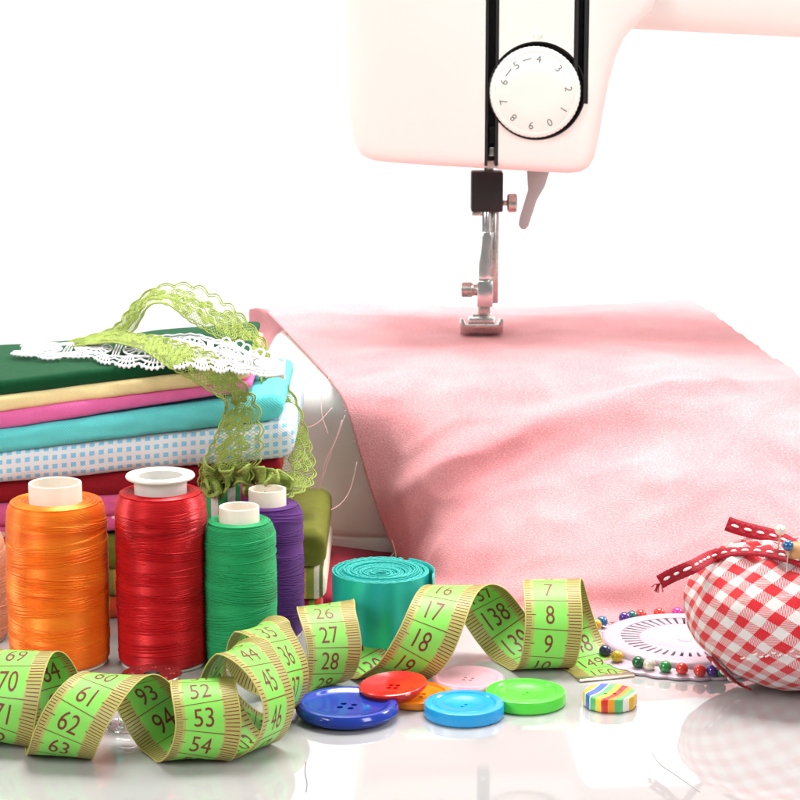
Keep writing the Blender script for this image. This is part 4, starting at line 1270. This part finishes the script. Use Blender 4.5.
for k, c_ in bead_cols.items():
    t = NT(k.replace(' ', '_') + '_pearl')
    t.set(Base_Color=c_, Roughness=0.2, Metallic=0.25, Coat_Weight=0.6, Coat_Roughness=0.08, Sheen_Weight=0.1)
    nz = t.noise(t.coords(), 500, 2); t.l(t.math('MULTIPLY_ADD', nz, 0.15, 0.13), t.b.inputs['Roughness'])
    BM[k] = t.m
def sphere_prof(r, n=14):
    return [(max(0.004, r * math.sin(math.pi * k / n)), -r * math.cos(math.pi * k / n)) for k in range(n + 1)]
def pin(label, colour, head, tip, r=0.19, group=None):
    head, tip = np.asarray(head, float), np.asarray(tip, float)
    root = thing('pin', label, 'pin', head, group)
    mb = MB(); lathe(mb, sphere_prof(r), n=22, axis=frame(head, unit(head - tip)), cap0=True, cap1=True); build(mb, 'head', BM[colour], root)
    mb = MB(); tube(mb, np.linspace(head, tip, 6), np.array((0.032, 0.032, 0.032, 0.032, 0.03, 0.008)), 6); build(mb, 'shaft', M['bright_steel'], root)
beads = [((591, 637.5), 'magenta', 'magenta bead-headed pin at the left rim of the pin wheel'), ((583, 629.5), 'magenta', None), ((587, 624), 'yellow', 'yellow bead-headed pin behind the blue bead on the pin wheel'), ((594.5, 621), 'blue', 'blue bead-headed pin on the far rim of the pin wheel'),
         ((610.5, 651), 'navy', 'navy bead-headed pin next to a yellow one on the pin wheel'), ((624, 655.5), 'yellow', 'yellow bead-headed pin between navy and dark green beads'), ((640.5, 662), 'dark green', 'dark green bead-headed pin beside the pearl white one'),
         ((652, 663.5), 'pearl white', 'pearl white bead-headed pin on the rim of the pin wheel'), ((665.5, 667.5), 'green', 'green bead-headed pin between pearl white and red beads'), ((682, 669.5), 'red', 'red bead-headed pin next to the green one on the near rim'),
         ((700, 672), 'red', 'red bead-headed pin next to the purple one on the near rim'), ((714, 673), 'purple', 'purple bead-headed pin on the near rim beside the cushion'), ((725, 675), 'green', 'green bead-headed pin half hidden by the cushion ribbon'),
         ((624.5, 618.5), 'purple', 'purple bead-headed pin on the far rim of the pin wheel'), ((635.5, 618.5), 'teal', 'dark teal bead-headed pin on the far rim of the pin wheel'), ((646, 618.5), 'red', 'red bead-headed pin next to the teal one on the far rim'),
         ((665.5, 620), 'red', 'red bead-headed pin next to the magenta one on the far rim'), ((680, 621), 'magenta', 'magenta bead-headed pin on the far rim of the pin wheel'), ((690, 622), 'green', 'green bead-headed pin on the far rim beside the cushion')]
for (bx_, by_), colr, lab in beads:
    p = PG(bx_, by_, 0.34)
    d = p - wc; d[2] = 0
    rad_ = np.linalg.norm(d)
    tgt = max(3.42, min(3.68, rad_))
    p = wc + d / rad_ * tgt; p[2] = 0.37
    tip = wc + unit(d) * 2.0; tip[2] = 0.25
    if lab is None: lab = 'magenta bead-headed pin touching the yellow one on the pin wheel'
    pin(lab, colr, p, tip, 0.225, 'pins in the pin wheel')

# ------------------------------------------------------------------ gingham pincushion
pc = np.array((PX(800, 74, 2.7), 74.0, 0.0))
cush = thing('pincushion', 'red and white gingham pincushion tied with dark red ribbon', 'pincushion', pc)
t = NT('red_gingham'); t.set(Roughness=0.85, Sheen_Weight=0.2, Specular_IOR_Level=0.2)
uv = t.coords('UV'); sep = t.n('ShaderNodeSeparateXYZ'); t.l(uv, sep.inputs[0])
cell = 0.80
wob = t.math('MULTIPLY', t.math('SUBTRACT', t.noise(uv, 0.8, 2), 0.5), 0.25)
fu = t.math('LESS_THAN', t.math('FRACT', t.math('ADD', t.math('MULTIPLY', sep.outputs[0], 1 / cell), wob)), 0.5)
fv = t.math('LESS_THAN', t.math('FRACT', t.math('ADD', t.math('MULTIPLY', sep.outputs[1], 1 / cell), wob)), 0.5)
tw = t.math('GREATER_THAN', t.math('SINE', t.math('MULTIPLY', t.math('ADD', sep.outputs[0], sep.outputs[1]), 95.0)), -0.1)
tw2 = t.math('GREATER_THAN', t.math('SINE', t.math('MULTIPLY', t.math('SUBTRACT', sep.outputs[0], sep.outputs[1]), 95.0)), -0.1)
both = t.math('MULTIPLY', fu, fv)
onlyu = t.math('MULTIPLY', t.math('SUBTRACT', fu, both), tw)
onlyv = t.math('MULTIPLY', t.math('SUBTRACT', fv, both), tw2)
fac = t.math('MINIMUM', 1.0, t.math('ADD', both, t.math('ADD', onlyu, onlyv)))
nz = t.noise(t.coords(), 400, 4)
col = t.mix(fac, (0.83, 0.80, 0.79), (0.70, 0.012, 0.022))
col = t.mix(t.math('MULTIPLY', nz, 0.2), col, (0.5, 0.1, 0.1))
t.l(col, t.b.inputs['Base Color'])
wu = t.math('SINE', t.math('MULTIPLY', sep.outputs[0], 110.0)); wv_ = t.math('SINE', t.math('MULTIPLY', sep.outputs[1], 110.0))
t.bump(t.math('ADD', t.math('MULTIPLY', wu, wv_), nz), 0.5, 0.00025)
M['gingham'] = t.m
RX, RY, RZ = 3.95, 3.5, 2.78
CZ = 2.72
ax = unit((-0.10, -0.86, 0.42)); a1 = unit(np.cross((0, 0, 1), ax)); a2 = np.cross(ax, a1)
nu, nv = 160, 100
V, UV = [], []
for i in range(nv + 1):
    ph = math.pi * i / nv
    for j in range(nu):
        th = 2 * math.pi * j / nu
        d = np.array((math.sin(ph) * math.cos(th), math.sin(ph) * math.sin(th), math.cos(ph)))
        # gathers towards the top, flat base, dimple on top
        g = 0.05 * math.sin(th * 11 + 0.9 * math.sin(th * 2)) * max(0, d[2] + 0.1) ** 1.3 + 0.012 * noise.noise(Vector(tuple(d * 7.0)))
        g += 0.03 * noise.noise(Vector(tuple(d * 2.2)))
        r_ = 1 + g - 0.22 * math.exp(-((1 - d[2]) / 0.10))
        zs = RZ * (1.0 if d[2] > 0 else 0.96)
        k_low = 1.0 + (0.04 * d[2])
        p = pc + np.array((d[0] * RX * r_ * k_low, d[1] * RY * r_ * k_low, max(0.02, CZ + d[2] * zs * r_)))
        V.append(p)
        ca = max(-1, min(1, d @ ax)); om = math.acos(ca)
        q = d - ax * ca
        nq = np.linalg.norm(q)
        q = q / nq if nq > 1e-6 else q
        x_, y_ = (q @ a1) * om * 3.4, (q @ a2) * om * 3.2
        cs_, sn_ = math.cos(R(38)), math.sin(R(38))
        UV.append((x_ * cs_ - y_ * sn_ + 30, x_ * sn_ + y_ * cs_ + 30))
fc = []
for i in range(nv):
    for j in range(nu):
        k = (j + 1) % nu
        fc.append([i * nu + j, (i + 1) * nu + j, (i + 1) * nu + k, i * nu + k])
mb = MB(); mb.add(V, fc, UV)
cb = build(mb, 'cushion_body', M['gingham'], cush)
def on_cushion(px_, py_, lift=0.06):
    # nearest hit of the pixel's ray with the cushion ellipsoid
    o_ = np.array((0, 0, H)); d_ = unit(PW(px_, py_, 70) - o_)
    cc = pc + np.array((0, 0, CZ)); sc_ = np.array((RX, RY, RZ))
    oo, dd = (o_ - cc) / sc_, d_ / sc_
    A_, B_, C_ = dd @ dd, 2 * oo @ dd, oo @ oo - 1
    disc = B_ * B_ - 4 * A_ * C_
    if disc < 0: s_ = -B_ / (2 * A_)
    else: s_ = (-B_ - math.sqrt(disc)) / (2 * A_)
    p = o_ + d_ * s_
    n_ = unit((p - cc) / sc_ ** 2)
    return p + n_ * lift, n_
# seam stitches around the lower panel
mb = MB()
for k in range(16):
    x_ = 742 + k * 6.0; y_ = 657 - 4 * math.sin(k * 0.2) + 2.0 * math.sin(k * 2.2)
    p, n_ = on_cushion(x_, y_, 0.08); p2, _ = on_cushion(x_ + 4, y_ - 1 + 1.5 * math.sin(k * 3), 0.08)
    tube(mb, [p, (p + p2) / 2 + n_ * 0.03, p2], 0.03, 5)
build(mb, 'seam', M['stitch'], cush)

def stitched_ribbon(path, width, name):
    """path: list of (point, normal)"""
    P = catmull([p for p, n in path], 90); N = catmull([n for p, n in path], 90)
    N /= np.linalg.norm(N, axis=1, keepdims=True)
    T = np.gradient(P, axis=0); T /= np.linalg.norm(T, axis=1, keepdims=True)
    W_ = np.cross(N, T); W_ /= np.linalg.norm(W_, axis=1, keepdims=True)
    N = np.cross(T, W_)
    G0 = np.stack([P + W_ * v * width / 2 + N * 0.015 * abs(v) for v in (-1, -0.5, 0, 0.5, 1)], 1)
    mb = MB(); sheet(mb, G0, 0.05)
    rb_ = build(mb, name, M['ribbon_red'], cush)
    mb = MB()
    for sg in (-1, 1): tube(mb, P + W_ * sg * width / 2 + N * 0.02 * 0, 0.035 + 0.01 * np.sin(np.arange(90) * 2.4), 5)
    build(mb, 'ribbon_edge', M['ribbon_red'], rb_)
    arc = np.r_[0, np.cumsum(np.linalg.norm(np.diff(P, axis=0), axis=1))]
    s0 = 0.18
    while s0 + 0.3 < arc[-1]:
        ss = np.linspace(s0, s0 + 0.27, 6)
        g = lambda Q: np.stack([np.interp(ss, arc, Q[:, c]) for c in range(3)], 1)
        for sgn in (1, -1):
            mb = MB(); tube(mb, g(P) + sgn * g(N) * (0.035 + 0.02 * np.sin(np.linspace(0, math.pi, 6)))[:, None], 0.045 * np.array((0.5, 1, 1.1, 1.1, 1, 0.5)), 6)
            build(mb, 'stitch', M['stitch'], rb_)
        s0 += 0.47
up = np.array((0, -0.45, 0.9))
def free(px_, py_, Y, n=(0, -0.85, 0.5)):
    return (PW(px_, py_, Y), unit(n))
stitched_ribbon([free(660, 582, 72.6, (0, -0.95, 0.3)), free(672, 575.5, 72.4, (0, -0.95, 0.3)), free(692, 567, 72.0, (-0.1, -0.92, 0.4)), (on_cushion(716, 559.5, 0.15)[0], unit((-0.15, -0.85, 0.5))), on_cushion(740, 554, 0.10), on_cushion(765, 554.5, 0.10), on_cushion(788, 560, 0.12), on_cushion(806, 566, 0.12)], 0.42, 'ribbon_tail')
stitched_ribbon([free(727, 523.5, 75.4, (-0.1, -0.9, 0.4)), free(740, 528, 75.2, (-0.1, -0.9, 0.45)), free(758, 532.5, 74.9, (0, -0.85, 0.5)), free(776, 537, 74.5, (0, -0.8, 0.6)), free(792, 545, 74.0, (0.1, -0.8, 0.6)), free(803, 556, 73.4, (0.2, -0.8, 0.5))], 0.46, 'ribbon_loop')
stitched_ribbon([on_cushion(711, 655, 0.08), on_cushion(718, 663, 0.08), on_cushion(727, 672, 0.08), on_cushion(738, 681, 0.08), on_cushion(752, 688, 0.06)], 0.4, 'under_ribbon')
# frayed end of the tail
mb = MB(); e0 = PW(660, 582, 72.6)
for k in range(7):
    d = unit((-0.5 + rng.normal() * .3, -0.2, -0.6 + rng.normal() * .4)); tube(mb, [e0 + (0.03 * k - .1, 0, -0.05), e0 + d * 0.2, e0 + d * 0.32 + (0, 0, -.05)], 0.018, 4)
build(mb, 'frayed_tip', M['ribbon_red'], cush)
# wooden peg at the knot
k0, _ = on_cushion(788, 557, 0.35)
peg = MB()
ax_ = unit((0.93, 0.1, -0.33))
lathe(peg, [(0.05, -0.02), (0.2, 0.02), (0.32, 0.15), (0.37, 0.4), (0.37, 1.6), (0.3, 1.8), (0.05, 1.82)], n=24, axis=frame(k0, ax_), cap0=True, cap1=True)
tag(build(peg, 'wooden_peg', M['wood'], origin=k0), 'light wooden peg stuck under the pincushion ribbon', 'peg')
p1, n1_ = on_cushion(777, 553, 0.0)
pin('pearl white bead-headed pin standing upright in the gingham pincushion', 'pearl white', PW(780.5, 530, p1[1] - 0.0), p1 - (0, 0, 0.3), 0.19)
p1, n1_ = on_cushion(787, 568, 0.0)
pin('blue bead-headed pin standing upright in the gingham pincushion', 'blue', PW(788, 545.5, p1[1]), p1 - (0, 0, 0.3), 0.19)

# ------------------------------------------------------------------ bobbins behind the tape
def bobbin(label, c, r, h, thread_col, metal_key, tilt=(0, 0), nh=8):
    root = thing('bobbin', label, 'bobbin', c)
    root.rotation_euler = (R(tilt[0]), R(tilt[1]), 0)
    for z_ in (0.0, h - 0.07):
        mb = MB()
        lathe(mb, [(0.28, z_), (r - 0.02, z_), (r, z_ + 0.035), (r - 0.02, z_ + 0.07), (0.28, z_ + 0.07), (0.28, z_)], (c[0], c[1]), 48)
        mb.v = [v + np.array((0, 0, c[2])) for v in mb.v]
        fl_ = build(mb, 'flange', metal_key, root, sharp=40)
        cs = []
        for k in range(nh):
            a_ = 2 * math.pi * k / nh
            q_ = MB(); lathe(q_, [(r * 0.13, z_ - 0.5), (r * 0.13, z_ + 0.5)], (r * 0.68 * math.cos(a_), r * 0.68 * math.sin(a_)), 14, cap0=True, cap1=True)
            cu = build(q_, 'cutter', None, fix=True, smooth=False)
            cu.parent = root
            cs.append(cu)
        cut(fl_, cs)
    mb = MB(); lathe(mb, [(0.3, 0), (0.3, h)], (c[0], c[1]), 32); mb.v = [v + np.array((0, 0, c[2])) for v in mb.v]; build(mb, 'hub', metal_key, root)
    if thread_col is not None:
        mb = MB(); lathe(mb, [(0.31, 0.09), (r * 0.86, 0.09), (r * 0.88, h / 2), (r * 0.86, h - 0.09), (0.31, h - 0.09)], (c[0], c[1]), 40)
        helix(mb, (c[0], c[1]), (np.array((0, h)), np.array((r * 0.88, r * 0.88))), 0.1, h - 0.1, 0.06, 0.034)
        mb.v = [v + np.array((0, 0, c[2])) for v in mb.v]
        build(mb, 'thread', thread_col, root, sharp=50)
t = NT('clear_plastic'); t.set(Base_Color=(0.95, 0.97, 0.97), Roughness=0.06, Transmission_Weight=0.92, IOR=1.49)
t.l(t.math('MULTIPLY_ADD', t.noise(t.coords(), 120, 2), 0.06, 0.03), t.b.inputs['Roughness'])
M['clear'] = t.m
bobbin('steel bobbin wound with red thread behind the measuring tape', (PX(152, 73, 0.3), 73.0, 0.02), 1.05, 0.75, M['red'], M['bright_steel'])
bobbin('clear empty bobbin lying behind the measuring tape coil', (PX(127, 69.7, 0.3), 69.7, 0.02), 0.75, 0.85, None, M['clear'], nh=6)
for pts, lab in (([(306, 762), (305, 772), (307, 783), (306, 792)], 'short dark hair lying on the glossy table before the blue button'), ([(652, 752), (660, 764), (676, 775), (700, 792)], 'long fine grey scratch in the glossy table before the striped button, built as a strand')):
    P = catmull([PG(x, y, 0.012) for x, y in pts], 24)
    mb = MB(); tube(mb, P, 0.011, 4)  # one strand is a hair, the other stands in for a table scratch
    tag(build(mb, 'hair_and_scratch', M['ink_grey'] if 'dark' in lab else M['lever'], origin=P[12]), lab, 'fibre')
bpy.context.view_layer.update()
